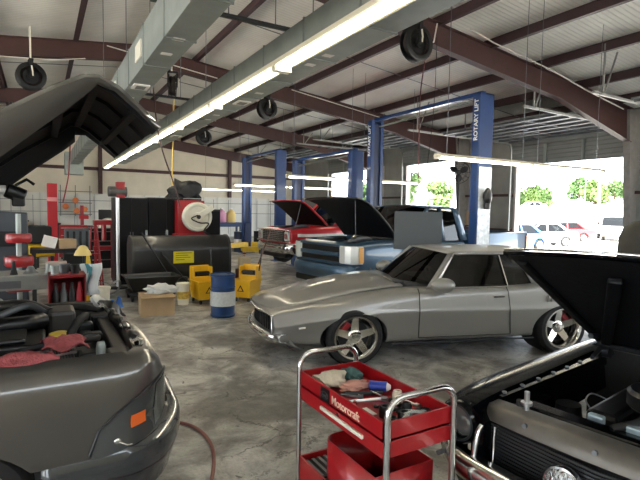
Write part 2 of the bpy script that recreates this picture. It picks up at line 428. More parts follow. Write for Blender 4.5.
# ------------------------------------------------------------------ ducts, lamps, reels, conduits
def duct(name, label, x0, x1, z0, z1, y0, y1, lab_y, vents):
    t = thing(name, label, 'air duct', ((x0+x1)/2, (y0+y1)/2, z0))
    bm = NB(); box(bm, x0, x1, y0, y1, z0, z1); obj('duct_body', bm, galv, t, world=True, bevel=.004)
    y = y0+1.1
    while y < y1:
        bm = NB(); box(bm, x0-.012, x1+.012, y-.012, y+.012, z0-.012, z1+.012); y += 1.22; obj('flange_seam', bm, mat('duct_flange', '868e8b', .5, .5), t, world=True)
    for (vx0, vx1, vy) in vents:
        bm = NB(); box(bm, vx0, vx1, vy-.16, vy+.16, z0-.02, z0-.001); r = obj('register', bm, white, t, world=True, bevel=.004)
        bm = NB(); box(bm, vx0+.05, vx1-.05, vy-.11, vy+.11, z0-.024, z0-.02); obj('register_slats', bm, ribbed_mat('slats', '8b8b86', 1, .03, .4), r); 
        r.children[0].data.transform(XF[t.name])
    for (lx, ly) in lab_y:
        bm = NB(); box(bm, lx, lx+.13, ly-.05, ly+.05, z0-.003, z0-.0005); obj('sticker', bm, white, t, world=True)
    return t
ld = duct('air_duct', 'galvanized rectangular duct above the raised grey hood', 1.21, 1.55, 3.75, 4.27, 2.0, 24.5,
          [(1.3, 5.55), (1.3, 6.15), (1.3, 8.9)], [(1.26, 1.5, 8.0)])
# side registers on the left duct
for vy in (7.1, 9.6):
    bm = NB(); box(bm, 1.19, 1.209, vy-.2, vy+.2, 3.9, 4.12); obj('side_register', bm, offwhite, ld, world=True)
# elbow at its far end
bm = NB(); box(bm, 1.0, 1.75, 24.5, 25.3, 3.3, 4.3); obj('elbow', bm, galv, ld, world=True, bevel=.01)
rd = duct('air_duct', 'galvanized rectangular duct running beside the row of bright tube lamps', 2.83, 3.29, 3.76, 4.22, 1.8, 23.0,
          [(3.0, 5.15), (3.0, 5.6), (3.05, 7.4), (3.05, 9.6), (3.05, 10.2)], [(3.0, 3.24, 8.2), (3.0, 3.24, 13)])
# strut bars and hanger rods
def strut(y, z, label):
    t = thing('strut_bar', label, 'hanger', (2.1, y, z))
    bm = NB(); box(bm, 1.15, 3.35, y-.025, y+.025, z, z+.05); obj('bar', bm, black, t, world=True)
    for x in (1.18, 1.62, 2.1, 2.75, 3.32):
        bm = NB(); cyl(bm, (x, y, z+.02), (x, y, roof(x)), .008, seg=6); obj('rod', bm, steel, t, world=True)
strut(6.0, 4.28, 'black strut bar across both ducts with thin hanging rods, nearer of two')
strut(11.0, 4.28, 'black strut bar across both ducts, farther one behind the steel rafter')
# lamp row along the right duct
def tube_lamp(loc, rz, L, label, group, k_=1.0):
    t = thing('fluorescent_light', label, 'ceiling light', loc, rz, group)
    bm = NB(); prism(bm, [(-L/2, -.06*k_, .05*k_), (-L/2, .06*k_, .05*k_), (-L/2, .085*k_, .0), (-L/2, -.085*k_, 0)], (L, 0, 0)); obj('housing', bm, mat('lamp_housing', 'cfc7b0', .5), t)
    for s in (-1, 1):
        bm = NB(); cyl(bm, (-L/2+.05, s*.026, -.022), (L/2-.05, s*.026, -.022), .019, seg=10); obj('tube', bm, lens, t, smooth=40)
        bm = NB(); box(bm, s*(L/2-.03)-.02, s*(L/2-.03)+.02, -.075*k_, .075*k_, -.045*k_, 0); obj('end_cap', bm, offwhite, t)
    return t
for k in range(8):
    tube_lamp((2.705, 4.35+2.7*k, 3.70), PI/2, 2.68, 'lit tube lamp mounted along the right duct, %s from the camera' % ['nearest', 'second', 'third', 'fourth', 'fifth', 'sixth', 'seventh', 'farthest'][k], 'tube lamps along the duct', 1.55)
def hung_lamp(x0, x1, y, z, label):
    n = max(1, round((x1-x0)/2.45)); L = (x1-x0)/n
    for k in range(n):
        xc = x0+L*(k+.5)
        t = tube_lamp((xc, y, z), R(-1), L-.02, label[k], 'hung tube lamps between the lifts')
        for s in (-1, 1):
            bm = NB(); cyl(bm, (s*L*.4, 0, .05), (s*L*.4, 0, roof(xc+s*L*.4)-z), .006, seg=5); obj('chain', bm, steel, t)
hung_lamp(5.85, 10.75, 6.15, 2.83, ['tube lamp hung in front of the nearest lift post with lettering', 'tube lamp ending in front of the open bay with the red car'])
hung_lamp(6.1, 11.0, 12.45, 2.83, ['tube lamp hung over the raised black hoods', 'tube lamp ending in front of the middle open bay'])
hung_lamp(6.8, 11.7, 18.75, 2.85, ['tube lamp across the far blue lift, passing its left post', 'tube lamp to the right of the far blue lift post'])
hung_lamp(6.9, 11.4, 23.6, 2.83, ['low tube lamp farthest back behind the white hose reel', 'low tube lamp farthest back behind the far lift posts'])
# hose reels hung from the steel
def reel(x, y, z, rz, label, ztop, edge=.33):
    ztop = roof(x)+.015
    t = thing('hose_reel', label, 'hose reel', (x, y, z), rz, 'black hose reels under the roof')
    bm = NB()
    for s in (-1, 1):
        lathe(bm, [(edge*.74, -.006), (edge, -.006), (edge+.012, 0), (edge, .012), (edge*.74, .008), (edge*.74, -.006)], (0, s*.1, 0), (0, 1, 0), 32, cap=False); lathe(bm, [(.1, -.008), (.1, .008)], (0, s*.1, 0), (0, 1, 0), 20)
        lathe(bm, [(.02, -.004), (edge*.8, -.004), (edge*.8, .004)], (0, .09 if s > 0 else -.02, 0), (0, 1, 0), 28)
    obj('spool', bm, black, t, smooth=40)
    bm = NB()
    for i in range(4):
        for j in range(3): lathe(bm, [(edge*.62+j*.035-.017, -.001), (edge*.62+j*.035, .017), (edge*.62+j*.035+.017, 0), (edge*.62+j*.035, -.017)], (0, -.06+.04*i, 0), (0, 1, 0), 24, cap=False)
    obj('hose_coil', bm, mat('coil_brown', '2e2724', .6), t, smooth=60)
    bm = NB(); cyl(bm, (0, -.13, 0), (0, .13, 0), .05, seg=14); box(bm, -.04, .04, -.15, -.11, -.02, edge+.1); box(bm, -.04, .04, .11, .15, -.02, edge+.1); box(bm, -.05, .05, -.15, .15, edge+.06, edge+.1)
    obj('bracket', bm, blackm, t)
    bm = NB(); tube(bm, curve_pts([(0, .02, ztop-z), (0, .02, edge+.1)], 2), .022, 8); tube(bm, [(0, -.16, .25), (.02, -.17, .1), (.03, -.14, 0)], .018, 8); obj('supply_pipe', bm, offwhite, t)
    return t
reel(-.15, 14.9, 5.23, R(8), 'black hose reel seen face on above the raised grey hood', 5.75, .34)
reel(3.48, 14.9, 5.5, R(80), 'black hose reel seen edge on between the ducts with yellow hose', 5.85, .33)
reel(6.55, 14.9, 5.2, R(5), 'black hose reel under the rafter right of the lamp row, middle of its line', 5.6, .33)
reel(6.36, 21.4, 5.02, R(5), 'smallest black hose reel, far back under the second rafter', 5.5, .33)
reel(6.93, 8.0, 5.42, R(0), 'large black hose reel nearest the camera beside the duct', 5.8, .36)
def hose(name, label, cat, pts, r, m, n=6):
    bm = NB(); tube(bm, curve_pts(pts, n), r, 7); return single(name, bm, m, label, cat, smooth=60)
hose('air_hose', 'yellow air hose dropping from the edge on reel', 'hose', [(3.52, 14.9, 5.2), (3.5, 14.9, 4.2), (3.46, 14.9, 2.5)], .022, mat('yellow_hose', 'd9b85a', .5))
hose('air_hose', 'dark red hose hanging from the nearest black reel', 'hose', [(7.1, 7.9, 5.1), (7.04, 7.95, 4.4), (7.08, 8, 3.4), (7.1, 8, 2.6)], .013, mat('maroon_hose', '5d2a2c', .5))
hose('power_cord', 'thin dark cord hanging right of the dark red hose', 'cord', [(7.6, 8.1, 5.7), (7.48, 8, 4.2), (7.3, 8, 2.55)], .008, blackm)
hose('air_hose', 'dark hose hanging in front of the white drum hose reel', 'hose', [(2.05, 10.8, 5.9), (2.2, 10.8, 3.6), (2.55, 10.8, 2.4), (2.70, 10.85, 1.9)], .016, mat('brown_hose', '4d3230', .5))
hose('air_hose', 'red air hose hanging behind the red post by the back wall', 'hose', [(1.1, 22, 4.6), (1.06, 22, 3.8), (1.0, 22, 3.0), (.8, 22, 2.0)], .025, redd)
# white conduits clipped to the rafters
def conduit(label, pts, r=.016):
    bm = NB(); tube(bm, pts, r, 8); single('conduit_pipe', bm, mat('white_conduit', 'cfc9c0', .5), label, 'pipe')
rb = lambda x: roof(x)-.24-depth(x)
conduit('white conduit under the rafter above the raised grey hood', [(-6, 15.05, rb(-6)-.03), (-1, 15.05, rb(-1)-.04), (.3, 15.05, rb(.3)-.1), (1.15, 15.05, rb(1.15)-.02)])
conduit('white conduit along the top of the second rafter between the ducts', [(1.7, 15.02, roof(1.7)-.34), (4.9, 15.02, rb(4.9)+.1)])
conduit('white conduit along the rafter behind the nearest lift', [(7.5, 14.98, roof(7.5)-.32), (11.4, 14.98, roof(11.4)-.42)])
conduit('bent white conduit crossing the top edge of the nearest rafter', [(8.4, 7.9, roof(8.4)-.2), (9.2, 7.9, roof(9.2)-.27), (11.2, 7.75, roof(11.2)-.4), (12.6, 7.7, roof(12.6)-.55), (14.4, 7.7, roof(14.4)-.62)])
conduit('white conduit drop beside the nearest black hose reel', [(7.5, 8.0, 5.95), (7.42, 8.0, 5.55), (7.1, 8.0, 5.4)])
# ------------------------------------------------------------------ two post lifts
def lift(label, x, ya, yb, h, group, lettering, arms_z, armm):
    t = thing('two_post_lift', label, 'car lift', (x, (ya+yb)/2, 0), 0, group)
    yc = (ya+yb)/2
    for s, yy in ((-1, ya-yc), (1, yb-yc)):
        bm = NB()   # C shaped post, open towards the bay
        box(bm, -.19, .19, yy+s*.07, yy+s*.095, 0, h); box(bm, -.19, -.165, yy-s*.08, yy+s*.07, 0, h); box(bm, .165, .19, yy-s*.08, yy+s*.07, 0, h)
        box(bm, -.19, -.1, yy-s*.10, yy-s*.08, 0, h); box(bm, .1, .19, yy-s*.10, yy-s*.08, 0, h); box(bm, -.19, .19, yy-.095, yy+.095, h-.03, h)
        p = obj('post', bm, liftblue, t, bevel=.006)
        bm = NB(); box(bm, -.3, .3, yy-.22, yy+.22, 0, .02); obj('base_plate', bm, liftblue, t)
        bm = NB(); box(bm, -.14, .14, yy-s*.16, yy-s*.02, arms_z-.1, arms_z+.9); obj('carriage', bm, liftdark, t, bevel=.01)
        bm = NB(); box(bm, -.15, .15, yy-s*.06, yy-s*.0, arms_z+.95, h-.1); obj('inner_cover', bm, liftdark, t, bevel=.01)
        for sx in (-1, 1):
            bm = NB(); e = (sx*1.15, yy-s*.75, arms_z); bar(bm, (sx*.1, yy-s*.28, arms_z), e, .11 if armm is liftblue else .2, .09 if armm is liftblue else .2); cyl(bm, (e[0], e[1], arms_z-.05), (e[0], e[1], arms_z+.09), .07, seg=14)
            obj('swing_arm', bm, armm, t, bevel=.008)
        if lettering:
            text_obj('lettering', 'ROTARY LIFT', .135, white, t, (-.1925, yy, h-.52), (R(90), R(-90), R(-90)), .001, 1.0, .003)
    bm = NB(); box(bm, -.05, .05, ya-yc, yb-yc, h-.02, h+.06); obj('overhead_beam', bm, liftblue, t)
    bm = NB(); cyl(bm, (-.1, ya-yc+.3, h-.12), (-.1, yb-yc-.3, h-.2), .022, seg=8); obj('shutoff_bar', bm, galv, t)
    return t
l1 = lift('nearest blue two post lift with white lettering, around the slate blue pickup', 7.62, 6.75, 10.3, 4.22, 'blue two post lifts', True, .25, liftblue)
lift('middle blue two post lift holding the red pickup', 7.5, 11.0, 14.4, 3.52, 'blue two post lifts', False, .75, liftblue)
lift('far blue two post lift with yellow swing arms', 7.6, 16.0, 19.3, 4.02, 'blue two post lifts', False, .38, yellowp)
# worn cover plate and power unit on the nearest post
bm = NB(); box(bm, 7.45, 7.80, 6.64, 6.653, .3, 2.78); obj('worn_cover_plate', bm, mat('worn_plate', 'b3b9be', .35, .5, noise=.35, nscale=9), l1, world=True)
bm = NB(); blob(bm, (7.62, 6.56, 2.2), .11, (.8, .7, 1.6), 3); cyl(bm, (7.62, 6.57, 1.95), (7.62, 6.57, 2.1), .06); obj('power_unit', bm, black, l1, world=True, smooth=50)
# fan on the wall side of the nearest post, carton behind it
t = thing('shop_fan', 'black bladed fan with wire guard beside the nearest lift post', 'fan', (11.0, 10.6, 0))
bm = NB(); cyl(bm, (0, 0, 0), (0, 0, 2.85), .03); lathe(bm, [(.3, 0), (.3, .03), (.04, .08)], (0, 0, 0)); obj('stand', bm, blackm, t)
ax = Vector((-.72, -.69, 0)); cz = 3.08
Mf = Matrix.Translation((0, 0, cz)) @ ax.to_track_quat('Z', 'Y').to_matrix().to_4x4()
for k in range(3):
    bm = NB(); a = k*2*PI/3+.5
    blob(bm, (0, 0, 0), 1, (.13, .1, .02), 3); M = Mf @ Matrix.Rotation(a, 4, 'Z') @ Matrix.Translation((.17, 0, .12)) @ Matrix.Rotation(.4, 4, 'X')
    bmesh.ops.transform(bm, matrix=M, verts=bm.verts[:]); obj('blade', bm, black, t, smooth=60)
bm = NB()
for r_, a_ in ((.33, .12), (.33, .2), (.24, .25), (.12, .27), (.33, .04), (.2, 0)):
    lathe(bm, [(r_-.005, 0), (r_, .005), (r_+.005, 0), (r_, -.005)], Mf @ Vector((0, 0, a_)), ax, 32, cap=False)
for k in range(12):
    a = k*PI/6; tube(bm, [Mf @ Vector((r_*math.cos(a), r_*math.sin(a), z_)) for r_, z_ in ((.05, .27), (.24, .25), (.33, .2), (.33, .04), (.2, 0))], .004, 4)
obj('guard', bm, steel_d, t)
bm = NB(); cyl(bm, Mf @ Vector((0, 0, -.1)), Mf @ Vector((0, 0, .1)), .08); obj('motor', bm, black, t, smooth=40)
bm = NB(); box(bm, -.22, .22, -.15, .15, 0, .42); single('carton', bm, card, 'brown carton on a shelf behind the nearest lift post', 'box', loc=(11.5, 10.35, 1.5))
t = thing('shelf_stand', 'dark narrow stand under the brown carton by the lift post', 'stand', (11.5, 10.35, 0))
bm = NB(); box(bm, -.25, .25, -.18, .18, 1.46, 1.495); obj('shelf_board', bm, steel_d, t)
for sx in (-1, 1):
    for sy in (-1, 1):
        bm = NB(); box(bm, sx*.23-.015, sx*.23+.015, sy*.16-.015, sy*.16+.015, 0, 1.46); obj('leg', bm, steel_d, t)
# ------------------------------------------------------------------ vehicles: shared pieces
def wheel(par, x, y, r, w, rr_, side, spokes=5, rim=rimsil, deep=.03, caliper=None, rz=0, z=None):
    """tyre with rim (and brake) as sub-parts; side = +1 when the outer face looks to +y"""
    z = r if z is None else z
    bm = NB(); lathe(bm, [(rr_, -w/2+.02), (rr_+.02, -w/2), (r-.035, -w/2), (r-.01, -w/2+.02), (r, -w/2+.05), (r, w/2-.05), (r-.01, w/2-.02), (r-.035, w/2), (rr_+.02, w/2), (rr_, w/2-.02), (rr_-.02, 0)], (0, 0, 0), (0, 1, 0), 48, cap=False)
    # close the inside of the ring
    wo = obj('wheel', bm, rubber, par, smooth=35, loc=(x, y, z), rz=rz)
    f = w/2-deep
    bm = NB()
    lathe(bm, [(rr_+.012, w/2-.004), (rr_+.012, w/2+.004), (rr_-.008, w/2+.004), (rr_-.022, w/2-.02), (rr_-.03, f-.03), (rr_-.05, -w/2+.03), (rr_, -w/2)], (0, 0, 0), (0, side, 0), 48, cap=False)
    for k in range(spokes):
        a = 2*PI*k/spokes+PI/2
        u = Vector((math.cos(a), 0, math.sin(a))); v = Vector((-math.sin(a), 0, math.cos(a)))
        def P(rad, off, dep): return u*rad+v*off+Vector((0, side*dep, 0))
        a0, a1 = .05, .036 if spokes == 5 else .03
        q = [(.045, a0, f-.02), (rr_-.02, a1, f+.012)]
        vsn = []
        for rad, hw, dep in q:
            for dd in (0, -.03):
                for sg in (-1, 1): vsn.append(bm.verts.new(P(rad, sg*hw, dep+dd)))
        for fc in ((0, 1, 5, 4), (2, 3, 7, 6), (0, 2, 6, 4), (1, 3, 7, 5), (4, 5, 7, 6), (0, 1, 3, 2)): bm.faces.new([vsn[i] for i in fc])
    lathe(bm, [(.085, f-.04), (.085, f-.012), (.07, f-.002), (.035, f), (.03, f+.018), (.001, f+.02)], (0, 0, 0), (0, side, 0), 24, cap=False)
    obj('rim', bm, rim, wo, smooth=35)
    bm = NB(); lathe(bm, [(.05, -.02), (rr_-.06, -.02), (rr_-.06, .0), (.05, .0)], (0, 0, 0), (0, side, 0), 32); obj('brake_disc', bm, steel_d, wo, smooth=35)
    if caliper:
        bm = NB(); a = caliper
        M = Matrix.Rotation(-a, 4, 'Y') @ Matrix.Translation((rr_-.1, side*.01, 0)); box(bm, -.03, .035, -.03, .035, -.08, .08, M); obj('brake_caliper', bm, redd, wo, bevel=.008)
    return wo
def loft(rows, mirror=True):
    """rows: [(x, [(y,z), ...])], half profiles from the bottom centre to the top centre; closed cage"""
    bm = NB(); Rr = []
    for x, pr in rows:
        Lf = [bm.verts.new((x, y, z)) for y, z in pr]
        Rt = [Lf[i] if pr[i][0] == 0 else bm.verts.new((x, -pr[i][0], pr[i][1])) for i in range(len(pr))]
        Rr.append((Lf, Rt))
    for (a, A), (b, B) in zip(Rr, Rr[1:]):
        for i in range(len(a)-1):
            bm.faces.new((a[i], a[i+1], b[i+1], b[i])); bm.faces.new((A[i], B[i], B[i+1], A[i+1]))
    for a, A in (Rr[0], Rr[-1]):
        for i in range(len(a)-1):
            vv = [a[i], a[i+1], A[i+1], A[i]]; u = []
            for v in vv:
                if v not in u: u.append(v)
            if len(u) > 2: bm.faces.new(u)
    return bm
def arch(x, z, r, y0, y1, seg=40):
    bm = NB(); cyl(bm, (x, y0, z), (x, y1, z), r, seg=seg); return bm
def shrink_row(c, k): return c
def greenhouse(par, paint, glass, zb, zr, yb, yr, xwb, xwt, xrt, xrb, pillars, crown=.04, bow=.14, rbow=.08, wb_z=None, rb_z=None, trim=None):
    """roof, screens, side glass and pillars; pillars: [(x at belt 0, x at belt 1, x at roof 0, x at roof 1)]"""
    wb_z = wb_z or zb; rb_z = rb_z or zb
    n = 10
    def row(x, y, z, bw, cr): return [(x+bw*(1-t*t), y*t, z+cr*(1-t*t)) for t in [-1+2*i/n for i in range(n+1)]]
    rows = []
    for j in range(9):
        t = j/8; x = xwt+(xrt-xwt)*t; e = abs(2*t-1)**4
        rows.append(row(x, yr+.015-.02*e, zr-.012*e-.0, (bow*.55*(1-t)**2)-(rbow*.5*t**2), crown))
    bm = NB(); grid(bm, rows); obj('roof', bm, paint, par, smooth=60, solid=.035)
    bm = NB(); grid(bm, [[Vector(a).lerp(Vector(b), t) for a, b in zip(row(xwb, yb-.03, wb_z, bow, .0), row(xwt, yr-.01, zr-.015, bow*.55, crown))] for t in (0, .25, .5, .75, 1)])
    obj('windshield', bm, glass, par, smooth=60)
    bm = NB(); grid(bm, [[Vector(a).lerp(Vector(b), t) for a, b in zip(row(xrb, yb-.05, rb_z, -rbow, 0), row(xrt, yr-.03, zr-.015, -rbow*.5, crown))] for t in (0, .5, 1)])
    obj('rear_window', bm, glass, par, smooth=60)
    for s in (1, -1):
        def SP(x, t, o=0): return Vector((x, s*(yb+(yr-yb)*t+o+.03*t*(1-t)), zb+(zr-zb)*t))
        bm = NB(); T = [0, .25, .5, .75, 1]
        grid(bm, [[SP(xwb-.02+(xwt-xwb)*t+((xrb+.02+(xrt-xrb)*t)-(xwb-.02+(xwt-xwb)*t))*k/4, t, -.012) for k in range(5)] for t in T]); obj('side_window', bm, glass, par, smooth=60)
        for (b0, b1, t0, t1) in pillars:
            bm = NB(); grid(bm, [[SP(b0+(t0-b0)*t, t, .0), SP(b1+(t1-b1)*t, t, .0)] for t in T]); obj('pillar', bm, paint, par, smooth=60, solid=.03)
        if trim:
            bm = NB(); tube(bm, [SP(xwb-.06, 0, .012), SP((xwb+xrb)/2, 0.0, .012), SP(xrb+.08, 0, .012)], .009, 6); tube(bm, [SP(xwb-.02+(xwt-xwb)*t, t, .014) for t in T]+[SP(xwt+(xrt-xwt)*t, 1, .016) for t in (.2, .5, .8, 1)], .009, 6)
            obj('window_trim', bm, trim, par, smooth=60)

# ------------------------------------------------------------------ silver coupe
CM = Vector((4.67, 4.36, 0)); CH = 162.4
def silver_coupe():
    rz = R(CH); d = Vector((math.cos(rz), math.sin(rz), 0)); left = Vector((-d.y, d.x, 0))
    mid = CM - left*.89
    t = thing('coupe', 'silver two door classic coupe on polished five spoke wheels', 'car', mid, rz)
    def st(x, zb, w, zc, zs, ws, zh, zi, wi=.55):
        return (x, [(0, zb), (w*.6, zb), (w-.09, zb+.005), (w-.075, zb+.09), (w-.008, zc-.07), (w+.002, zc-.015), (w-.012, zc+.004), (w-.045, (zc+zs)/2+.03), (ws, zs-.02), (ws-.06, zs), (wi, zi), (0, zh)])
    rows = [st(2.30, .33, .85, .60, .79, .80, .80, .795), st(2.295, .328, .852, .60, .792, .80, .802, .797), st(2.25, .32, .856, .60, .795, .80, .81, .80), st(2.12, .27, .875, .61, .81, .815, .835, .82), st(1.75, .23, .915, .63, .83, .835, .875, .85),
            st(1.37, .22, .935, .64, .845, .845, .905, .875), st(.95, .22, .935, .64, .86, .85, .93, .90), st(.6, .22, .93, .64, .875, .85, .93, .91), st(.1, .22, .93, .63, .885, .86, .90, .895),
            st(-.5, .22, .93, .63, .89, .86, .90, .895), st(-.95, .22, .94, .63, .915, .87, .915, .915), st(-1.4, .23, .955, .64, .95, .88, .94, .945), st(-1.8, .27, .94, .65, .945, .865, .96, .95), st(-2.2, .36, .90, .66, .91, .82, .94, .925), st(-2.38, .45, .86, .66, .87, .78, .885, .88), st(-2.42, .5, .83, .66, .84, .75, .85, .845)]
    b = obj('body', loft(rows), silver, t); m_ = b.modifiers.new('u', 'SUBSURF'); m_.levels = 2; m_.render_levels = 2
    bake(b)
    def earch(x, rx, rz_, a, b_):
        bm = arch(0, 0, 1, a, b_); bmesh.ops.transform(bm, matrix=Matrix.Translation((x, 0, .335)) @ Matrix.Diagonal((rx, 1, rz_, 1)), verts=bm.verts[:]); return bm
    cabin = NB(); prism(cabin, [(.72, -.68, .7), (.72, -.68, 1.2), (-1.55, -.68, 1.2), (-1.55, -.68, .6), (-.2, -.68, .4), (.3, -.68, .4)], (0, 1.36, 0))
    nose = NB(); box(nose, 2.262, 2.5, -.76, .76, .45, .765)
    cut(b, [earch(1.36, .40, .31, .55, 1.2), earch(1.36, .40, .31, -1.2, -.55), earch(-1.36, .40, .315, .55, 1.2), earch(-1.36, .40, .315, -1.2, -.55), cabin, nose])
    for p in b.data.polygons: p.use_smooth = True
    b.data.set_sharp_from_angle(angle=R(28))
    # black liners in the arches
    for x in (1.36, -1.36):
        for s in (1, -1):
            bm = NB(); lathe(bm, [(.36, .06), (.36, .36), (.02, .37)], (x, s*.9, .335), (0, -s, 0), 32, cap=False); obj('wheel_well', bm, blackm, t, smooth=60)
    greenhouse(t, silver, glassd, .885, 1.29, .80, .60, .40, .04, -1.12, -1.78,
               [(.34, .46, .0, .09), (-1.0, -1.86, -.84, -1.14)], crown=.045, bow=.34, rbow=.12, wb_z=.92, rb_z=.955, trim=chrome)
    for s in (1, -1):
        bm = NB(); bar(bm, (-.63, s*.80, .89), (-.60, s*.625, 1.265), .02, .012); obj('window_divider', bm, chrome, t)
    # hood panel with its raised centre, seams
    bm = NB(); n = 12; xs = [2.2, 1.95, 1.6, 1.2, .9, .72]; hz = [.812, .85, .885, .912, .93, .934]
    grid(bm, [[(x+.1*(1-k*k)*(1 if x > 2.1 else 0)-.0, .70*k, z+.012-.045*k*k+(.022 if abs(k) < .45 else 0)*min(1, (2.2-x)*2)) for k in [-1+2*i/n for i in range(n+1)]] for x, z in zip(xs, hz)])
    obj('hood', bm, silver, t, smooth=50, solid=.018)
    # doors: seams as thin dark gaps, handle
    seam = mat('panel_gap', '1c1b19', .8)
    for s in (1, -1):
        bm = NB()
        for x0, x1 in ((.60, .58), (-.56, -.63)):
            pts = [(x0, s*.868, .89), (x0, s*.915, .84), (x0+(x1-x0)*.3, s*.936, .64), (x0+(x1-x0)*.7, s*.905, .45), (x1, s*.886, .30)]
            if x0 < 0: pts = [(p[0], p[1]+s*.009, p[2]) for p in pts]
            tube(bm, pts, .006, 5)
        tube(bm, [(.58, s*.888, .295), (-.63, s*.89, .295)], .005, 5)
        obj('door_gap', bm, seam, t)
        bm = NB(); box(bm, -.52, -.37, s*.905-.016, s*.905+.016, .765, .79); obj('door_handle', bm, chrome, t, bevel=.006)
        bm = NB(); cyl(bm, (.36, s*.84, .88), (.36, s*.95, .93), .018, seg=10); blob(bm, (.33, s*.98, .945), .13, (1.1, .8, .68), 3); obj('mirror', bm, silver, t, smooth=60, label='rounded shiny door mirror')
        for k in range(3):
            bm = NB(); box(bm, -1.12-.05*k-.012, -1.12-.05*k+.012, s*.938-.008, s*.938+.012, .70, .79); 
            if s: obj('side_gill', bm, silver, t, bevel=.004)
        bm = NB(); box(bm, 1.93, 2.02, s*.905-.01, s*.905+.006, .52, .545); obj('marker_lamp', bm, white, t, bevel=.004)
        bm = NB(); tube(bm, [(-.94, s*.915, .24), (.93, s*.915, .24)], .012, 6); obj('rocker_trim', bm, steel_d, t)
    # nose: black grille, chrome surround, bumper, valance
    bm = NB(); box(bm, 2.25, 2.266, -.75, .75, .45, .765); obj('grille', bm, ribbed_mat('egg_crate', '17181a', 2, .04, .4, .4, .2, 1), t)
    bm = NB()
    for k in range(23): y = -.68+k*.062; box(bm, 2.266, 2.276, y-.004, y+.004, .46, .755)
    for k in range(5): z = .50+k*.05; box(bm, 2.266, 2.276, -.7, .7, z-.004, z+.004)
    obj('grille_bars', bm, black, t)
    bm = NB(); pts = [(2.285, -.78, .45), (2.285, -.78, .765), (2.305, -.4, .775), (2.31, 0, .778), (2.305, .4, .775), (2.285, .78, .765), (2.285, .78, .45)]
    tube(bm, pts, .016, 8); obj('grille_surround', bm, chrome, t, smooth=60)
    bm = NB(); rows_ = []
    for k in range(15):
        a = -1+2*k/14; y = .86*a; x = 2.325-.08*a**6-.0*a*a
        rows_.append([(x-.1, y, .435), (x-.01, y, .432), (x+.012, y, .405), (x+.012, y, .37), (x-.01, y, .335), (x-.1, y, .33)])
    grid(bm, rows_); obj('front_bumper', bm, chrome, t, smooth=50, solid=.012)
    bm = NB(); rows_ = [[(2.24-.16*abs(a)**4+dx, .8*a, z) for dx, z in ((.02, .345), (-.06, .27), (-.14, .22))] for a in [-1+k/6 for k in range(13)]]
    grid(bm, rows_); obj('valance', bm, silver, t, smooth=50, solid=.01)
    bm = NB(); box(bm, 2.0, 2.05, .25, .65, .2, .27); obj('tow_hook', bm, steel_d, t)
    bm = NB(); rows_ = [[(-2.36+.11*abs(a)**6+dx, .85*a, z) for dx, z in ((.05, .53), (-.05, .52), (-.06, .44), (.05, .43))] for a in [-1+k/7 for k in range(15)]]
    grid(bm, rows_); obj('rear_bumper', bm, chrome, t, smooth=50, solid=.012)
    # wipers
    bm = NB(); tube(bm, [(.80, .55, .94), (.80, .15, .965)], .01, 6); tube(bm, [(.86, -.1, .95), (.72, -.5, .965)], .01, 6); obj('wiper', bm, chrome, t)
    bm = NB(); box(bm, .66, .78, .28, .6, .91, .94); obj('cowl_vent', bm, steel_d, t, bevel=.01)
    # cabin
    bm = NB(); box(bm, .3, .68, -.66, .66, .72, .93); obj('dashboard', bm, interior, t, bevel=.04)
    for y in (.34, -.34):
        bm = NB(); box(bm, -.75, -.15, y-.24, y+.24, .42, .58); box(bm, -.9, -.72, y-.24, y+.24, .5, 1.06); obj('seat', bm, interior, t, bevel=.05)
    bm = NB(); box(bm, -1.5, -1.3, -.6, .6, .5, .97); obj('rear_bench', bm, interior, t, bevel=.05)
    bm = NB(); M = Matrix.Translation((.16, .36, .93)) @ Matrix.Rotation(R(-65), 4, 'Y')
    pts = [M @ Vector((.18*math.cos(a), .18*math.sin(a), 0)) for a in [2*PI*k/24 for k in range(25)]]
    tube(bm, pts, .013, 6, False); tube(bm, [pts[0], M @ Vector((0, 0, 0)), pts[12]], .012, 6); obj('steering_wheel', bm, mat('wheel_rim_grey', '8a8a88', .4), t, smooth=60)
    # longer, lower nose
    for ch in t.children:
        if ch.name.startswith('wheel'): continue
        for v in ch.data.vertices:
            x, z = v.co.x, v.co.z
            if x > .8: v.co.z -= .175*((x-.8)/1.5)**1.4*max(.25, min(1, (z-.30)/.45))
            if x > 1.76: v.co.x = 1.76+(x-1.76)*1.3-.17*(abs(v.co.y)/.85)**1.7*max(0, min(1, (x-1.85)/.4))
    for x in (1.36, -1.36):
        for s in (1, -1):
            wd = .23 if x > 0 else .29
            t.scale = (1.06, 1.06, 1.035)
            wheel(t, x, s*(.905-wd/2+.02 if x > 0 else .93-wd/2), .335 if x > 0 else .345, wd, .245 if x > 0 else .25, s, 5, deep=.045 if x > 0 else .09, caliper=R(40) if x > 0 else R(140))
    return t
silver_coupe()

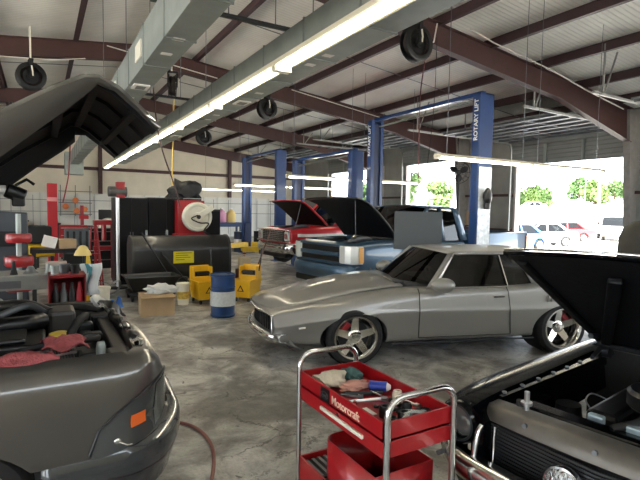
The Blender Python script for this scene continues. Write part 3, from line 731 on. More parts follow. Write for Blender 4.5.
# ------------------------------------------------------------------ pickups seen across the bay
def pickup(label, loc, rz, paint, L=5.8, w=.99, lift_=0, hood_open=0, hood_paint=None, square=False, name='pickup_truck', cabL=2.1, stripe=False, bedz=.02, hz=0, hood_len=1.25):
    t = thing(name, label, 'truck', loc, rz)
    xf = L/2; xb = -L/2; xfw = xf-1.55; xcab = xfw-cabL
    z0 = .48+lift_; zbelt = 1.2+lift_; zh = 1.16+lift_+hz; zr = 1.9+lift_
    wr_ = .39; xw = xf-.95; xrw = xb+1.35
    # front clip + cab tub
    def st(x, zb_, ww, zt, dz=0):
        return (x, [(0, zb_), (ww*.7, zb_), (ww-.05, zb_+.01), (ww-.015, zb_+.12), (ww, zb_+.38), (ww-.01, zt-.14), (ww-.045, zt-.035), (ww-.14, zt), (ww*.5, zt+dz), (0, zt+dz)])
    rows = [st(xf-.10, z0+.22, w-.06, zh-.10), st(xf-.14, z0+.15, w-.03, zh-.05), st(xf-.5, z0+.04, w, zh), st(xw-.5, z0, w, zh+.02), st(xfw, z0, w, zbelt-.02), st(xfw-.1, z0, w, zbelt), st(xcab+.1, z0, w, zbelt+.01), st(xcab, z0, w, zbelt+.01)]
    b = obj('body', loft(rows), paint, t); m_ = b.modifiers.new('u', 'SUBSURF'); m_.levels = 2; m_.render_levels = 2
    for e in b.data.edges: pass
    bake(b)
    cuts = [arch(xw, wr_+lift_*.5, .47, .5, 1.3), arch(xw, wr_+lift_*.5, .47, -1.3, -.5)]
    cb = NB(); box(cb, xcab+.15, xfw-.25, -w+.12, w-.12, z0+.25, zbelt+.3); cuts.append(cb)
    if hood_open:
        hb = NB(); box(hb, xfw+.08, xf-.28, -w+.2, w-.2, z0+.22, zh+.3); cuts.append(hb)
    cut(b, cuts)
    for p in b.data.polygons: p.use_smooth = True
    b.data.set_sharp_from_angle(angle=R(35))
    # bed
    bm = NB(); box(bm, xb+.12, xcab-.04, -w, w, z0+.05, zbelt+bedz); bed = obj('bed', bm, paint, t, bevel=.03)
    bake(bed); bb_ = NB(); box(bb_, xb+.2, xcab-.12, -w+.12, w-.12, z0+.3, zbelt+.5); cut(bed, [bb_, arch(xrw, wr_+lift_*.5, .46, .5, 1.3), arch(xrw, wr_+lift_*.5, .46, -1.3, -.5)])
    bed.data.set_sharp_from_angle(angle=R(35))
    greenhouse(t, paint, glassd, zbelt, zr, w-.06, w-.2, xfw-.05, xfw-.72, xcab+.28, xcab+.06,
               [(xfw-.13, xfw+.0, xfw-.76, xfw-.66), (xfw-1.12, xfw-1.02, xfw-1.12, xfw-1.04), (xcab+.02, xcab+.26, xcab+.24, xcab+.40)], crown=.05, bow=.15, rbow=.03)
    bm = NB(); box(bm, xcab+.25, xcab+.5, -w+.15, w-.15, z0+.3, zbelt+.42); box(bm, xfw-.5, xfw-.2, -w+.15, w-.15, z0+.4, zbelt); obj('seats', bm, interior, t, bevel=.05)
    # front: grille, lamps, bumper
    gz0, gz1 = zh-.40, zh-.10
    gm = black
    bm = NB(); box(bm, xf-.12, xf-.07, -w+.36, w-.36, gz0, gz1); obj('grille', bm, gm, t, bevel=.01)
    bm = NB()
    if square:
        for k in range(6): z = gz0+.02+k*.05; box(bm, xf-.07, xf-.055, -w+.38, w-.38, z-.006, z+.006)
        for k in range(9): y = -w+.42+k*(2*w-.84)/8; box(bm, xf-.07, xf-.055, y-.005, y+.005, gz0, gz1)
        box(bm, xf-.09, xf-.05, -w+.06, w-.06, gz1, gz1+.03); box(bm, xf-.09, xf-.05, -w+.06, w-.06, gz0-.03, gz0)
    else:
        box(bm, xf-.07, xf-.03, -w+.36, w-.36, (gz0+gz1)/2-.045, (gz0+gz1)/2+.03); box(bm, xf-.09, xf-.04, -w+.34, w-.34, gz1-.01, gz1+.035); box(bm, xf-.09, xf-.04, -w+.34, w-.34, gz0-.04, gz0)
    obj('grille_bars', bm, chrome if square else paint, t, bevel=.008)
    for s in (1, -1):
        bm = NB()
        if square: box(bm, xf-.12, xf-.06, s*(w-.22)-.12, s*(w-.22)+.12, gz0+.02, gz1-.02)
        else:
            pl = [(xf-.05, s*(w-.36)), (xf-.06, s*(w-.2)), (xf-.1, s*(w-.08)), (xf-.2, s*(w+.008)), (xf-.34, s*(w+.012)), (xf-.34, s*(w-.1)), (xf-.2, s*(w-.36))]
            prism(bm, [(a, c, gz0-.02) for a, c in pl], (0, 0, gz1-gz0+.04))
        hl = obj('headlight', bm, lampglass, t, bevel=.02)
        if not square:
            bm = NB(); a, c = sorted((s*(w-.1), s*(w+.02))); box(bm, xf-.345, xf-.22, a, c, gz0, gz1); obj('turn_lens', bm, mat('pale_amber', 'd89a4a', .25, coat=.6), hl, bevel=.02)
        else:
            bm = NB(); cyl(bm, (xf-.07, s*(w-.22), (gz0+gz1)/2), (xf-.045, s*(w-.22), (gz0+gz1)/2), .085, seg=20); obj('lamp_lens', bm, chrome, hl)
        bm = NB(); a, c = sorted((s*(w-.0), s*(w+.02))); 
        box(bm, xb+.12, xb+.22, a-.06, c, zbelt+bedz-.46, zbelt+bedz-.06); obj('tail_light', bm, mat('tail_lens', 'c4562e', .25, coat=.6), t, bevel=.01)
        bm = NB(); box(bm, xfw-.38, xfw-.2, min(s*(w+.02), s*(w+.22)), max(s*(w+.02), s*(w+.22)), zbelt+.05, zbelt+.3); obj('mirror', bm, black, t, bevel=.03)
    bm = NB(); rows_ = [[(xf+.04-.2*abs(a)**5+dx, (w-.01)*a, z) for dx, z in ((-.1, gz0-.06), (-.01, gz0-.07), (.02, gz0-.14), (.02, gz0-.24), (-.03, gz0-.32), (-.12, gz0-.34))] for a in [-1+k/8 for k in range(17)]]
    grid(bm, rows_); obj('front_bumper', bm, chrome if square else paint, t, smooth=45, solid=.02)
    bm = NB(); box(bm, xf-.22, xf-.02, -w+.2, w-.2, gz0-.46, gz0-.33); obj('air_dam', bm, black, t, bevel=.03)
    bm = NB(); box(bm, xb, xb+.1, -w+.03, w-.03, z0+.02, z0+.2); obj('rear_bumper', bm, chrome, t, bevel=.02)
    bm = NB(); box(bm, xf+.03, xf+.05, -.16, .16, gz0-.22, gz0-.11); obj('plate', bm, white, t)
    bm = NB(); box(bm, xb+.3, xf-.5, -.45, .45, z0-.1, z0+.1); obj('chassis', bm, blackm, t)
    if stripe:
        for s in (1, -1):
            bm = NB(); box(bm, xcab, xf-.3, s*w-.006, s*w+.006, z0+.42, z0+.5); obj('side_moulding', bm, white, t)
    if hood_open:
        # engine bay
        bm = NB()
        for k in range(16):
            x = random.uniform(xfw+.25, xf-.45); y = random.uniform(-w+.35, w-.35); s_ = random.uniform(.08, .2); h_ = random.uniform(.2, .5)
            box(bm, x-s_, x+s_, y-s_, y+s_, z0+.2, zh-.55+h_)
        obj('engine', bm, blackm, t, bevel=.02)
        bm = NB(); tube(bm, curve_pts([(xfw+.4, .3, zh-.05), (xf-.8, .42, zh+.02), (xf-.45, .2, zh-.1)]), .05, 10); obj('intake_hose', bm, steel, t, smooth=40); bm = NB(); tube(bm, curve_pts([(xfw+.5, -.4, zh-.1), (xf-.9, -.3, zh), (xf-.4, -.45, zh-.12)]), .03, 8); obj('radiator_hose', bm, rubber, t, smooth=40); bm = NB(); box(bm, xf-.75, xf-.5, -.7, -.4, zh-.3, zh+.0); obj('battery', bm, steel, t, bevel=.02)
        # hood, hinged at the cowl
        ln = hood_len; n = 8; bm = NB(); prof = [(0, 0), (.3, .06), (.6, .09), (.9, .07), (1.1, -.01), (1.22, -.11)] if not square else [(0, 0), (.3, .03), (.7, .05), (1.0, .04), (1.18, .0), (1.25, -.06)]
        prof = [(a*ln/1.25, c) for a, c in prof]
        A = R(hood_open)
        def H(a, c, y): return (xfw+(.1 if square else .2)+a*math.cos(A)-c*math.sin(A), y, zh+.05+a*math.sin(A)+c*math.cos(A))
        grid(bm, [[H(a, c+.03*(1-k*k), (w-.16)*k) for k in [-1+2*i/n for i in range(n+1)]] for a, c in prof])
        h = obj('hood', bm, hood_paint or paint, t, smooth=50, solid=.03)
        bm = NB(); grid(bm, [[H(a, c-.035+.03*(1-k*k), (w-.19)*k) for k in [-1+2*i/n for i in range(n+1)]] for a, c in prof[:-1]]); obj('hood_liner', bm, underblack, h, smooth=50)
        bm = NB(); tube(bm, [(xf-.4, w-.3, zh-.02), H(ln*.85, -.03, w-.3)], .008, 6); obj('hood_prop', bm, steel, t)
    for x in (xw, xrw):
        for s in (1, -1):
            wheel(t, x, s*(w-.14), wr_, .26, .225, s, 6, rim=alu)
    return t
rzb = PI+R(6)
dd = Vector((math.cos(rzb), math.sin(rzb), 0)); lf = Vector((-dd.y, dd.x, 0))
A_ = Vector((4.78, 7.15, 0)); cen = A_ - dd*2.95 - lf*1.0
bt = pickup('slate blue pickup with raised black lined hood inside the nearest lift', cen, rzb, gmblue, L=5.9, lift_=.07, bedz=.15, hz=.08, hood_len=1.42, hood_open=37, hood_paint=mat('black_hood_paint', '0d1114', .3, coat=.8), cabL=1.9)
A2 = Vector((5.85, 11.75, .22)); dd2 = Vector((math.cos(PI+R(5)), math.sin(PI+R(5)), 0)); lf2 = Vector((-dd2.y, dd2.x, 0))
pickup('red older pickup with raised hood and chrome grille on the middle lift', A2-dd2*2.7-lf2*1.0, PI+R(5), truckred, L=5.4, hood_open=36, square=True, stripe=True)
# side window frame strip of the slate blue cab
# ------------------------------------------------------------------ grey car with its hood up, close on the left
def grey_car():
    YC = 3.93
    t = thing('car', 'dark grey car with raised clamshell hood and exposed engine bay beside the camera', 'car', (-1.5, YC, 0), 0)
    LV = [(.18, .62, 2.95), (.28, .74, 2.90), (.48, .80, 2.88), (.555, .80, 2.88), (.575, .73, 2.885), (.62, .705, 2.875), (.75, .69, 2.87), (.88, .66, 2.885), (.955, .625, 2.915), (1.0, .58, 2.965), (1.017, .53, 3.03)]
    def lv(z):
        for a, b in zip(LV, LV[1:]):
            if z <= b[0]:
                k = max(0, (z-a[0])/(b[0]-a[0])); return a[1]+(b[1]-a[1])*k, a[2]+(b[2]-a[2])*k
        return LV[-1][1:]
    def P(a, z, off=0):
        xf, yn = lv(z); k_ = max(0, min(1, (z-.72)/.27)); cx, cy = .56-.40*k_, .50-.36*k_; s, c = math.sin(R(a)), math.cos(R(a))
        x = xf-cx+cx*s**.75; y = yn+cy-cy*max(c, 0)**.75
        n = Vector((s, -c, 0)).normalized()
        return Vector((x, y, z-.11*max(c, 0)*max(0, min(1, (.9-z)/.28))))+n*off
    def ring(z, back=-4.4, far=True, dz=0):
        xf, yn = lv(z)
        xe = P(0, z).x; z5 = P(0, z).z; pts = [Vector((back+(xe-back)*k/5, yn, z5)) for k in range(5)]+[P(a, z) for a in range(0, 91, 6)]
        m = [Vector((p.x, 2*YC-p.y, p.z)) for p in reversed(pts)]
        zc_ = min(z, .87)
        for q in pts+m:
            if q.x > .40 and abs(q.y-YC) < .84 and q.z > .87: q.z = .87
        z = zc_
        return pts+[Vector((xf+.03, YC-.2, z)), Vector((xf+.035, YC, z)), Vector((xf+.03, YC+.2, z))]+m
    rows = [ring(z) for z, _, _ in LV[4:]]
    def inset(r, z, d): return [Vector((p.x-(d if p.x > 0 else 0), p.y+(d if p.y < YC-.3 else (-d if p.y > YC+.3 else 0)), z)) for p in r]
    rows.append(inset(rows[-1], 1.0, .04)); rows.append(inset(rows[-2], .80, .06))
    bm = NB(); grid(bm, rows); b = obj('body', bm, pewter, t, world=True, solid=.012, off=-1); bake(b)
    cut(b, [arch(-.38+1.5, .24, .385, 2.7-YC, 3.25-YC), arch(-.38+1.5, .22, .37, 4.6-YC, 5.2-YC)])
    for p in b.data.polygons: p.use_smooth = True
    b.data.set_sharp_from_angle(angle=R(35))
    bm = NB(); rows = [ring(z, back=-.02) for z, _, _ in LV[:4]]; rows.append(inset(rows[-1], .57, .09)); grid(bm, rows); obj('front_bumper', bm, mat('dark_bumper_paint', '33383c', .25, .3, coat=1), t, world=True, smooth=40, solid=.012)
    bm = NB(); grid(bm, [[P(a, z, .006) for a in range(64, 91, 4)]+[Vector((.705, YC, z+.0))] for z in (.30, .38, .46)]); obj('bumper_reflection', bm, mat('bumper_reflection', '8d8fa5', .2, .6, coat=.6), t, world=True, smooth=50)  # pale bluish patch paints the bright bay reflection onto the lower bumper
    # rocker/sill rear of the arch
    for ys in (2.90, 2*YC-2.90):
        bm = NB(); box(bm, -4.2, -.78, min(ys, ys+(YC-ys)*.1), max(ys, ys+(YC-ys)*.1), .2, .6); obj('sill', bm, pewter, t, world=True, bevel=.03)
    # wrap-around headlamp
    for mir in (0, 1):
        A = [3, 8, 14, 20, 28, 36, 46, 56, 66, 76, 82]
        up = [.60, .70, .755, .785, .81, .83, .848, .86, .868, .872, .86]
        lo = [.572, .575, .58, .585, .59, .60, .61, .625, .645, .675, .71]
        def mm(p): return Vector((p.x, 2*YC-p.y, p.z)) if mir else p
        bm = NB(); grid(bm, [[mm(P(a, l+(u-l)*k/5, .008)) for k in range(6)] for a, u, l in zip(A, up, lo)])
        hl = obj('headlight', bm, mat('headlamp_grey', '4a4f50', .1, .35, coat=1), t, world=True, smooth=60)
        bm = NB(); tube(bm, [mm(P(a, u+.006, .008)) for a, u in zip(A, up)], .008, 6); e = obj('lamp_seal', bm, black, hl, smooth=60); e.data.transform(XF[t.name])
        bm = NB(); grid(bm, [[mm(P(a, z, .011)) for z in (.675, .70, .73)] for a in (25, 29, 33, 37)]); e = obj('amber_reflector', bm, amber, hl, smooth=60); e.data.transform(XF[t.name])
        bm = NB(); c = mm(P(16, .64, .012)); blob(bm, c, .02, (1, .4, 1), 2); tube(bm, [c, c+Vector((.05, -.004 if not mir else .004, -.03)), c+Vector((.08, -.005 if not mir else .005, -.03))], .006, 6); e = obj('bulb', bm, chrome, hl, smooth=60); e.data.transform(XF[t.name])
        bm = NB(); grid(bm, [[mm(P(a, l+(u-l)*k/3, .0105)) for k in range(4)] for a, u, l in list(zip(A, [x-.015 for x in up], [x+.015 for x in lo]))[6:]]); e = obj('reflector_bowl', bm, mat('lamp_bowl', '7d8688', .12, .7, coat=1), hl, smooth=60); e.data.transform(XF[t.name])
    # engine bay
    def part(name, bm, m, **k): return obj(name, bm, m, t, world=True, **k)
    bm = NB(); box(bm, -1.35, .45, 3.07, 4.78, .5, .56); part('bay_floor', bm, blackm)
    bm = NB(); box(bm, -1.4, -1.3, 2.95, 4.9, .5, 1.02); part('firewall', bm, blackm)
    bm = NB(); box(bm, .40, .50, 3.25, 4.62, .86, .93); box(bm, .36, .5, 3.2, 3.4, .82, .95); box(bm, .36, .5, 4.45, 4.66, .82, .95); part('radiator_support', bm, black, bevel=.015)
    bm = NB(); box(bm, .26, .34, 3.3, 4.55, .55, .88); part('radiator', bm, ribbed_mat('fins', '3a3c3e', 1, .02, .5), bevel=.01)
    bm = NB(); box(bm, -.72, .02, 3.75, 4.25, .7, .93); box(bm, -.6, -.1, 3.82, 4.18, .93, .96); part('engine_cover', bm, black, bevel=.04)
    bm = NB(); box(bm, .04, .24, 4.38, 4.7, .72, 1.02); part('air_filter_box', bm, mat('dull_grey_plastic', '3c3a37', .4), bevel=.03)
    bm = NB(); tube(bm, curve_pts([(.05, 4.55, .97), (-.12, 4.72, 1.02), (-.33, 4.66, 1.03), (-.42, 4.45, 1.0), (-.32, 4.26, .98), (-.12, 4.24, .98), (.0, 4.36, .97)], 6), .062, 12); part('intake_duct', bm, mat('satin_black', '17181a', .3), smooth=60)
    bm = NB(); tube(bm, curve_pts([(-.3, 4.5, 1.0), (-.1, 4.6, 1.05), (.02, 4.5, 1.0)], 6), .03, 8); part('intake_hose', bm, steel, smooth=60)
    bm = NB(); box(bm, -.55, .17, 3.08, 3.36, .74, .97); part('fuse_box', bm, black, bevel=.02)
    bm = NB()
    for k in range(9): box(bm, .02+k*.016, .03+k*.016, 3.09, 3.35, .968, .982)
    for k in range(4): box(bm, -.5+k*.12, -.42+k*.12, 3.12, 3.32, .968, .985)
    part('fuse_box_ribs', bm, blackm)
    bm = NB(); lathe(bm, [(.07, 0), (.075, .02), (.07, .05), (.04, .06)], (.11, 3.95, .90)); part('filler_cap', bm, mat('yellow_cap', 'cdb23c', .5), smooth=40)
    bm = NB(); lathe(bm, [(.05, 0), (.05, .16), (.045, .18)], (.11, 3.95, .72)); part('filler_neck', bm, black, smooth=40)
    bm = NB(); box(bm, -.18, .2, 3.55, 3.85, .6, .9); part('battery', bm, black, bevel=.015)
    bm = NB(); tube(bm, curve_pts([(.12, 3.85, .85), (.22, 3.98, 1.0), (.3, 4.25, 1.0), (.28, 4.4, .9)], 6), .03, 8); part('radiator_hose', bm, rubber, smooth=60)
    bm = NB(); tube(bm, curve_pts([(-.2, 3.6, .92), (.05, 3.5, .99), (.3, 3.62, .96), (.36, 3.9, .9)], 6), .022, 8); part('radiator_hose', bm, rubber, smooth=60)
    bm = NB(); tube(bm, curve_pts([(-.5, 4.72, .98), (-.1, 4.74, 1.0), (.3, 4.74, .98), (.44, 4.6, .95)], 6), .03, 8); part('wiring_loom', bm, rubber, smooth=60)
    for (x, y, z, s_) in ((.3, 3.55, .9, .09), (.33, 4.0, .92, .07), (.22, 3.72, .88, .08), (.3, 4.3, .94, .06), (-.4, 3.6, .85, .12), (-.1, 3.45, .84, .08), (.36, 4.62, .95, .07), (.2, 3.28, .86, .09)):
        bm = NB(); box(bm, x-s_, x+s_, y-s_*.8, y+s_*.8, z-.2, z); part('engine_accessory', bm, black, bevel=.02)
    bm = NB(); lathe(bm, [(.028, 0), (.03, .05), (.022, .09)], (.32, 3.3, .93)); part('sensor_can', bm, galv, smooth=40)
    # chrome-backed lamp housings along the front edge
    for k, (x, y, z) in enumerate(((.47, 4.72, .97), (.52, 4.45, .97), (.53, 4.15, .98), (.55, 3.9, .965), (.56, 3.65, .96), (.56, 3.42, .96))):
        bm = NB(); blob(bm, (x, y, z), .055, (.75, 1.7, .55), 2, .25); part('lamp_back', bm, chrome if k in (0, 3, 5) else black, smooth=70)
    bm = NB(); lathe(bm, [(.10, 0), (.1, .03), (.03, .05)], (.46, 4.86, .97), (.6, -.3, .7), 20); part('air_horn', bm, mat('frosted_plastic', '9a9c9c', .3), smooth=40)
    bm = NB(); blob(bm, (-.36, 5.0-.2, 1.02), .1, (1, .8, .9), 3); part('washer_bottle', bm, mat('milky_plastic', 'c5cccb', .35), smooth=60)
    # raised hood
    prof = [(-1.28, 1.10), (-1.02, 1.50), (-.72, 1.86), (-.42, 2.16), (-.16, 2.37), (.08, 2.53), (.22, 2.605), (.30, 2.615), (.40, 2.57), (.52, 2.47), (.635, 2.36)]
    Y0, Y1 = 3.0, 4.86
    def nrm(i):
        a = prof[max(i-1, 0)]; c = prof[min(i+1, len(prof)-1)]; d = Vector((c[0]-a[0], c[1]-a[1])).normalized(); return Vector((d.y, -d.x))
    def HP(i, k, off=0):
        n = nrm(i); x, z = prof[i]; cr = .05*(1-k*k); y = (Y0+Y1)/2+k*(Y1-Y0)/2
        return Vector((x-n.x*cr+n.x*off, y, z-n.y*cr+n.y*off))
    fl = [.12, .15, .17, .17, .15, .11, .07, .03, .015, .012, .01]
    K = [-1, -.97, -.8, -.4, 0, .4, .8, .97, 1]
    rows = []
    for i in range(len(prof)):
        r = [HP(i, -1, fl[i]+.02)+Vector((0, .02, 0)), HP(i, -1, .02)]+[HP(i, k) for k in K[1:-1]]+[HP(i, 1, .02), HP(i, 1, fl[i]+.02)+Vector((0, -.02, 0))]
        rows.append(r)
    bm = NB(); grid(bm, rows); h = obj('hood', bm, pewter, t, world=True, smooth=50, solid=.012)
    ff = [.12, .16, .19, .2, .19, .17, .14, .08, .04, .03, .02]
    bm = NB(); grid(bm, [[HP(i, -.975, .015), HP(i, -.97, fl[i]+.012), HP(i, -.92, fl[i]), HP(i, -.85, .06 if i < 6 else .03)]+[HP(i, k, .06 if i < 6 else .03) for k in (-.5, 0, .5, .85)]+[HP(i, .92, ff[i]), HP(i, .985, ff[i]+.03), HP(i, 1.015, ff[i]+.02), HP(i, 1.015, .03)] for i in range(len(prof))]); e = obj('hood_liner', bm, underblack, h, smooth=50); e.data.transform(XF[t.name])
    for k in (-.9, -.35, .3, .88):
        bm = NB()
        for i in range(len(prof)-1):
            bar(bm, HP(i, k, .07 if i < 6 else .04), HP(i+1, k, .07 if i+1 < 6 else .04), .06, .03)
        e = obj('hood_rib', bm, underblack, h); e.data.transform(XF[t.name])
    for i in (2, 5, 7, 9):
        bm = NB(); bar(bm, HP(i, -.93, .07 if i < 6 else .04), HP(i, .93, .07 if i < 6 else .04), .05, .03); e = obj('hood_cross_rib', bm, underblack, h); e.data.transform(XF[t.name])
    bm = NB(); tube(bm, curve_pts([HP(2, -.8, .1), HP(3, -.55, .12), HP(4, -.4, .1)], 5), .05, 8); e = obj('hood_brace', bm, mat('satin_dark', '2a2e33', .35), h, smooth=60); e.data.transform(XF[t.name])
    for ys in (3.1, 4.76):
        bm = NB(); tube(bm, [(-1.0, ys, 1.0), (-.85, ys, 1.6)], .012, 8); part('hood_strut', bm, steel)
    # cabin
    greenhouse(t, pewter, glassd, 1.02, 1.5, .95, .75, .25, -.55, -2.0, -2.7, [(.18, .3, -.62, -.5), (-1.2, -1.1, -1.2, -1.1), (-2.7, -2.4, -2.05, -1.9)], crown=.05)
    for x in (-.36+1.5, -2.4):
        for s in (1, -1): wheel(t, x, s*.9, .31, .2, .2, s, 5)
grey_car()
# work light clipped under the hood
t = thing('work_light', 'white stick work light with black end clipped under the raised grey hood', 'work light', (-.13, 3.5, 1.95))
bm = NB(); cyl(bm, (-.5, -.02, .02), (-.05, .03, .02), .028, seg=12); obj('light_tube', bm, white, t, smooth=40)
bm = NB(); cyl(bm, (-.05, .03, .02), (.05, .04, -.02), .045, seg=14); box(bm, -.02, .05, .0, .07, -.08, .0); obj('end_grip', bm, black, t, smooth=40, bevel=.01)
bm = NB(); tube(bm, [(.0, .03, .05), (.06, .05, .09), (.1, .06, .06)], .01, 6); obj('hook', bm, black, t)
# rags and tools on the fender
def rag(label, c, sx, sy, drop, seed, m):
    rnd = random.Random(seed); bm = NB(); n = 14; rows = []
    for i in range(n+1):
        r = []
        for j in range(n+1):
            u = -1+2*i/n; v = -1+2*j/n
            rr_ = math.hypot(u, v); z = .035*math.exp(-2*rr_*rr_)+.018*math.sin(5*u+seed)*math.cos(4*v+seed*2)+.012*math.sin(9*v-4*u)+rnd.uniform(-.003, .003)
            x = c[0]+sx*u*(1+.12*math.sin(3*v+seed)); y = c[1]+sy*v*(1+.15*math.sin(4*u))
            zz = c[2]+z+.02
            if drop and v < -.1: zz -= drop*(abs(v+.1))**1.3; y += sy*.25*abs(v+.1)
            r.append((x, y, zz))
        rows.append(r)
    grid(bm, rows); return single('shop_rag', bm, m, label, 'rag', 'red shop rags', smooth=80, solid=.006)
rag('red shop rag draped over the edge of the grey fender', (-.13, 3.08, .995), .19, .13, .05, 2, darkred_rag)
rag('red shop rag lying on the fuse box in the engine bay', (.12, 3.42, .985), .12, .14, 0, 5, darkred_rag)
for i, (p, q, lab) in enumerate((((-.2, 3.2, .995), (.02, 3.32, 1.0), 'steel wrench lying between the two red rags'), ((-.02, 3.18, .99), (.16, 3.24, .99), 'second steel wrench lying flat on the black fuse box'))):
    bm = NB(); bar(bm, p, q, .018, .008)
    for e in (p, q): lathe(bm, [(.012, -.005), (.02, -.005), (.02, .005), (.012, .005)], e, (0, 0, 1), 12)
    single('wrench', bm, alu, lab, 'wrench', 'wrenches by the rags')

# ------------------------------------------------------------------ black classic coupe, bottom right
def black_coupe():
    t = thing('coupe', 'black classic coupe with open hood, round headlight and slatted grille', 'car', (2.26, 1.21, 0), R(188))
    # fenders
    for s in (-1, 1):
        secs = [(.10, [(.60, .77), (.70, .785), (.80, .775), (.85, .71), (.86, .58), (.84, .46)]), (.02, [(.60, .81), (.71, .825), (.835, .81), (.885, .72), (.895, .55), (.875, .40)]),
                (-.25, [(.60, .825), (.73, .84), (.86, .83), (.905, .72), (.91, .5), (.89, .33)]), (-.8, [(.61, .825), (.74, .845), (.87, .835), (.91, .72), (.915, .5), (.9, .3)]),
                (-1.35, [(.63, .825), (.75, .848), (.87, .838), (.91, .72), (.91, .5), (.9, .3)]), (-1.9, [(.64, .83), (.76, .85), (.87, .84), (.91, .72), (.91, .5), (.9, .3)])]
        bm = NB(); grid(bm, [[(x, s*(.62-.0), z0-.12) for x in (x_,) for z0 in (pr[0][1],)]+[(x_, s*y, z) for y, z in pr] for x_, pr in secs])
        f = obj('fender', bm, blackpaint, t, sub=2, solid=.012); bake(f); cut(f, [arch(-.62, .33, .39, s*.6 if s > 0 else -1.2, s*1.2 if s > 0 else -.6)])
        for p in f.data.polygons: p.use_smooth = True
        f.data.set_sharp_from_angle(angle=R(40))
        # fender nose with lamp bucket
        bm = NB(); lathe(bm, [(.135, -.22), (.135, -.02), (.125, .03), (.112, .05), (.10, .03), (.096, -.02)], (.07, s*.735, .68), (1, 0, 0), 32, cap=False); obj('lamp_bucket', bm, blackpaint, t, smooth=40)
        bm = NB(); lathe(bm, [(.112, .0), (.112, .025), (.098, .035), (.092, .02)], (.085, s*.735, .68), (1, 0, 0), 32, cap=False); hl = obj('headlight', bm, steel_d, t, smooth=40)
        bm = NB(); lathe(bm, [(.094, 0), (.08, .015), (.04, .022), (.001, .025)], (.06, s*.735, .68), (1, 0, 0), 28, cap=False); obj('lamp_lens', bm, mat('lens_glass', '8c918f', .06, .6, coat=1), hl, smooth=60)
        bm = NB(); lathe(bm, [(.03, 0), (.02, .02)], (.125, s*.735-.03, .665), (1, 0, 0), 12); obj('bulb', bm, white, hl)
        # inner apron with its row of bolts
        bm = NB(); prism(bm, [(-.14, s*.60, .80), (-1.6, s*.63, .81), (-1.6, s*.60, .55), (-.14, s*.57, .55)], (0, s*.012, 0)); box(bm, -1.6, -.14, min(s*.60, s*.66), max(s*.60, s*.66), .80, .812); ap = obj('inner_apron', bm, blackpaint, t)
        for k in range(7):
            bm = NB(); cyl(bm, (-.2-k*.2, s*.63, .812), (-.2-k*.2, s*.63, .822), .014, seg=10); obj('apron_bolt', bm, steel, ap)
        bm = NB(); tube(bm, curve_pts([(.17, s*.60, .42), (.16, s*.585, .55), (.135, s*.58, .68), (.11, s*.575, .72)], 5), .016, 8); tube(bm, [(.17, s*.60, .42), (.2, s*.2, .42), (.21, 0, .42)], .016, 8); obj('grille_surround', bm, chrome, t, smooth=60)
        bm = NB(); prism(bm, [(.10, s*.57, .44), (.10, s*.645, .44), (.10, s*.645, .8), (.10, s*.57, .73)], (-.15, 0, 0)); obj('grille_cheek', bm, blackpaint, t)
    # header panel, bare worn metal
    bm = NB(); n = 12
    def hd(y): a = 1-(y/.66)**2; return (.10*a-.0, .045*a)
    rows = []
    for k in range(n+1):
        y = -.62+1.24*k/n; dx, dz = hd(y)
        rows.append([(dx-.15, y, .77+dz), (dx-.13, y, .79+dz), (dx-.04, y, .787+dz), (dx-.02, y, .775+dz), (dx+.005, y, .745+dz*.8), (dx+.01, y, .725+dz*.6), (dx-.02, y, .715+dz*.6)])
    grid(bm, rows); hp = obj('header_panel', bm, primer, t, smooth=35, solid=.008)
    for y in (-.35, 0, .35):
        dx, dz = hd(y); bm = NB(); cyl(bm, (dx-.01, y, .755+dz), (dx+.012, y, .758+dz), .012, seg=10); obj('panel_bolt', bm, steel, hp)
    bm = NB(); cyl(bm, (-.03, -.40, .83), (-.03, -.40, .93), .014, seg=10); cyl(bm, (-.03, -.40, .86), (-.03, -.40, .875), .03, seg=12); obj('latch_pin', bm, alu, t, smooth=40)
    bm = NB(); cyl(bm, (-.06, -.45, .83), (-.06, -.45, .86), .022, seg=12); obj('rubber_stop', bm, rubber, t)
    # grille
    bm = NB(); box(bm, -.06, -.03, -.58, .58, .42, .74); obj('grille_backing', bm, blackm, t)
    bm = NB()
    for k in range(15):
        z = .435+k*.0195; bar(bm, (.03, -.565, z), (.09, 0, z), .006, .012); bar(bm, (.03, .565, z), (.09, 0, z), .006, .012)
    obj('grille_bars', bm, mat('satin_grille', '45484a', .35, .8), t)
    bm = NB(); tube(bm, [(.045, -.535, .71), (.045, -.545, .45), (.07, -.3, .44), (.1, 0, .44), (.07, .3, .44), (.045, .545, .45), (.045, .535, .71)], .011, 8); obj('grille_moulding', bm, chrome, t, smooth=60)
    for y in (-.12, .30):
        bm = NB(); lathe(bm, [(.05, -.06), (.085, -.03), (.095, .0), (.09, .018), (.08, .02)], (.125, y, .60), (1, 0, 0), 28, cap=False); fg = obj('fog_lamp', bm, chrome, t, smooth=40)
        bm = NB(); lathe(bm, [(.082, 0), (.05, .018), (.001, .026)], (.14, y, .60), (1, 0, 0), 28, cap=False); obj('lamp_lens', bm, mat('fluted_lens', 'a9adac', .12, .7, coat=1, bump=.8, bscale=70), fg, smooth=60)
    # bumper
    bm = NB(); rows = []
    for k in range(21):
        a = -1+2*k/20; y = .90*a; x = .25-.20*abs(a)**7-.05*a*a
        rows.append([(x-.09, y, .55), (x-.02, y, .555), (x+.012, y, .53), (x+.02, y, .49), (x+.0, y, .44), (x-.05, y, .42), (x-.1, y, .41)])
    for side in (0, -1):
        p0 = rows[side]; ext = [(x-.42, y+(.0 if y > 0 else -.0), z) for x, y, z in p0]
        if side == 0: rows = [ext]+rows
        else: rows = rows+[ext]
    grid(bm, rows); obj('front_bumper', bm, mat('aged_chrome', 'c9c6bf', .16, 1), t, smooth=45, solid=.01)
    bm = NB()
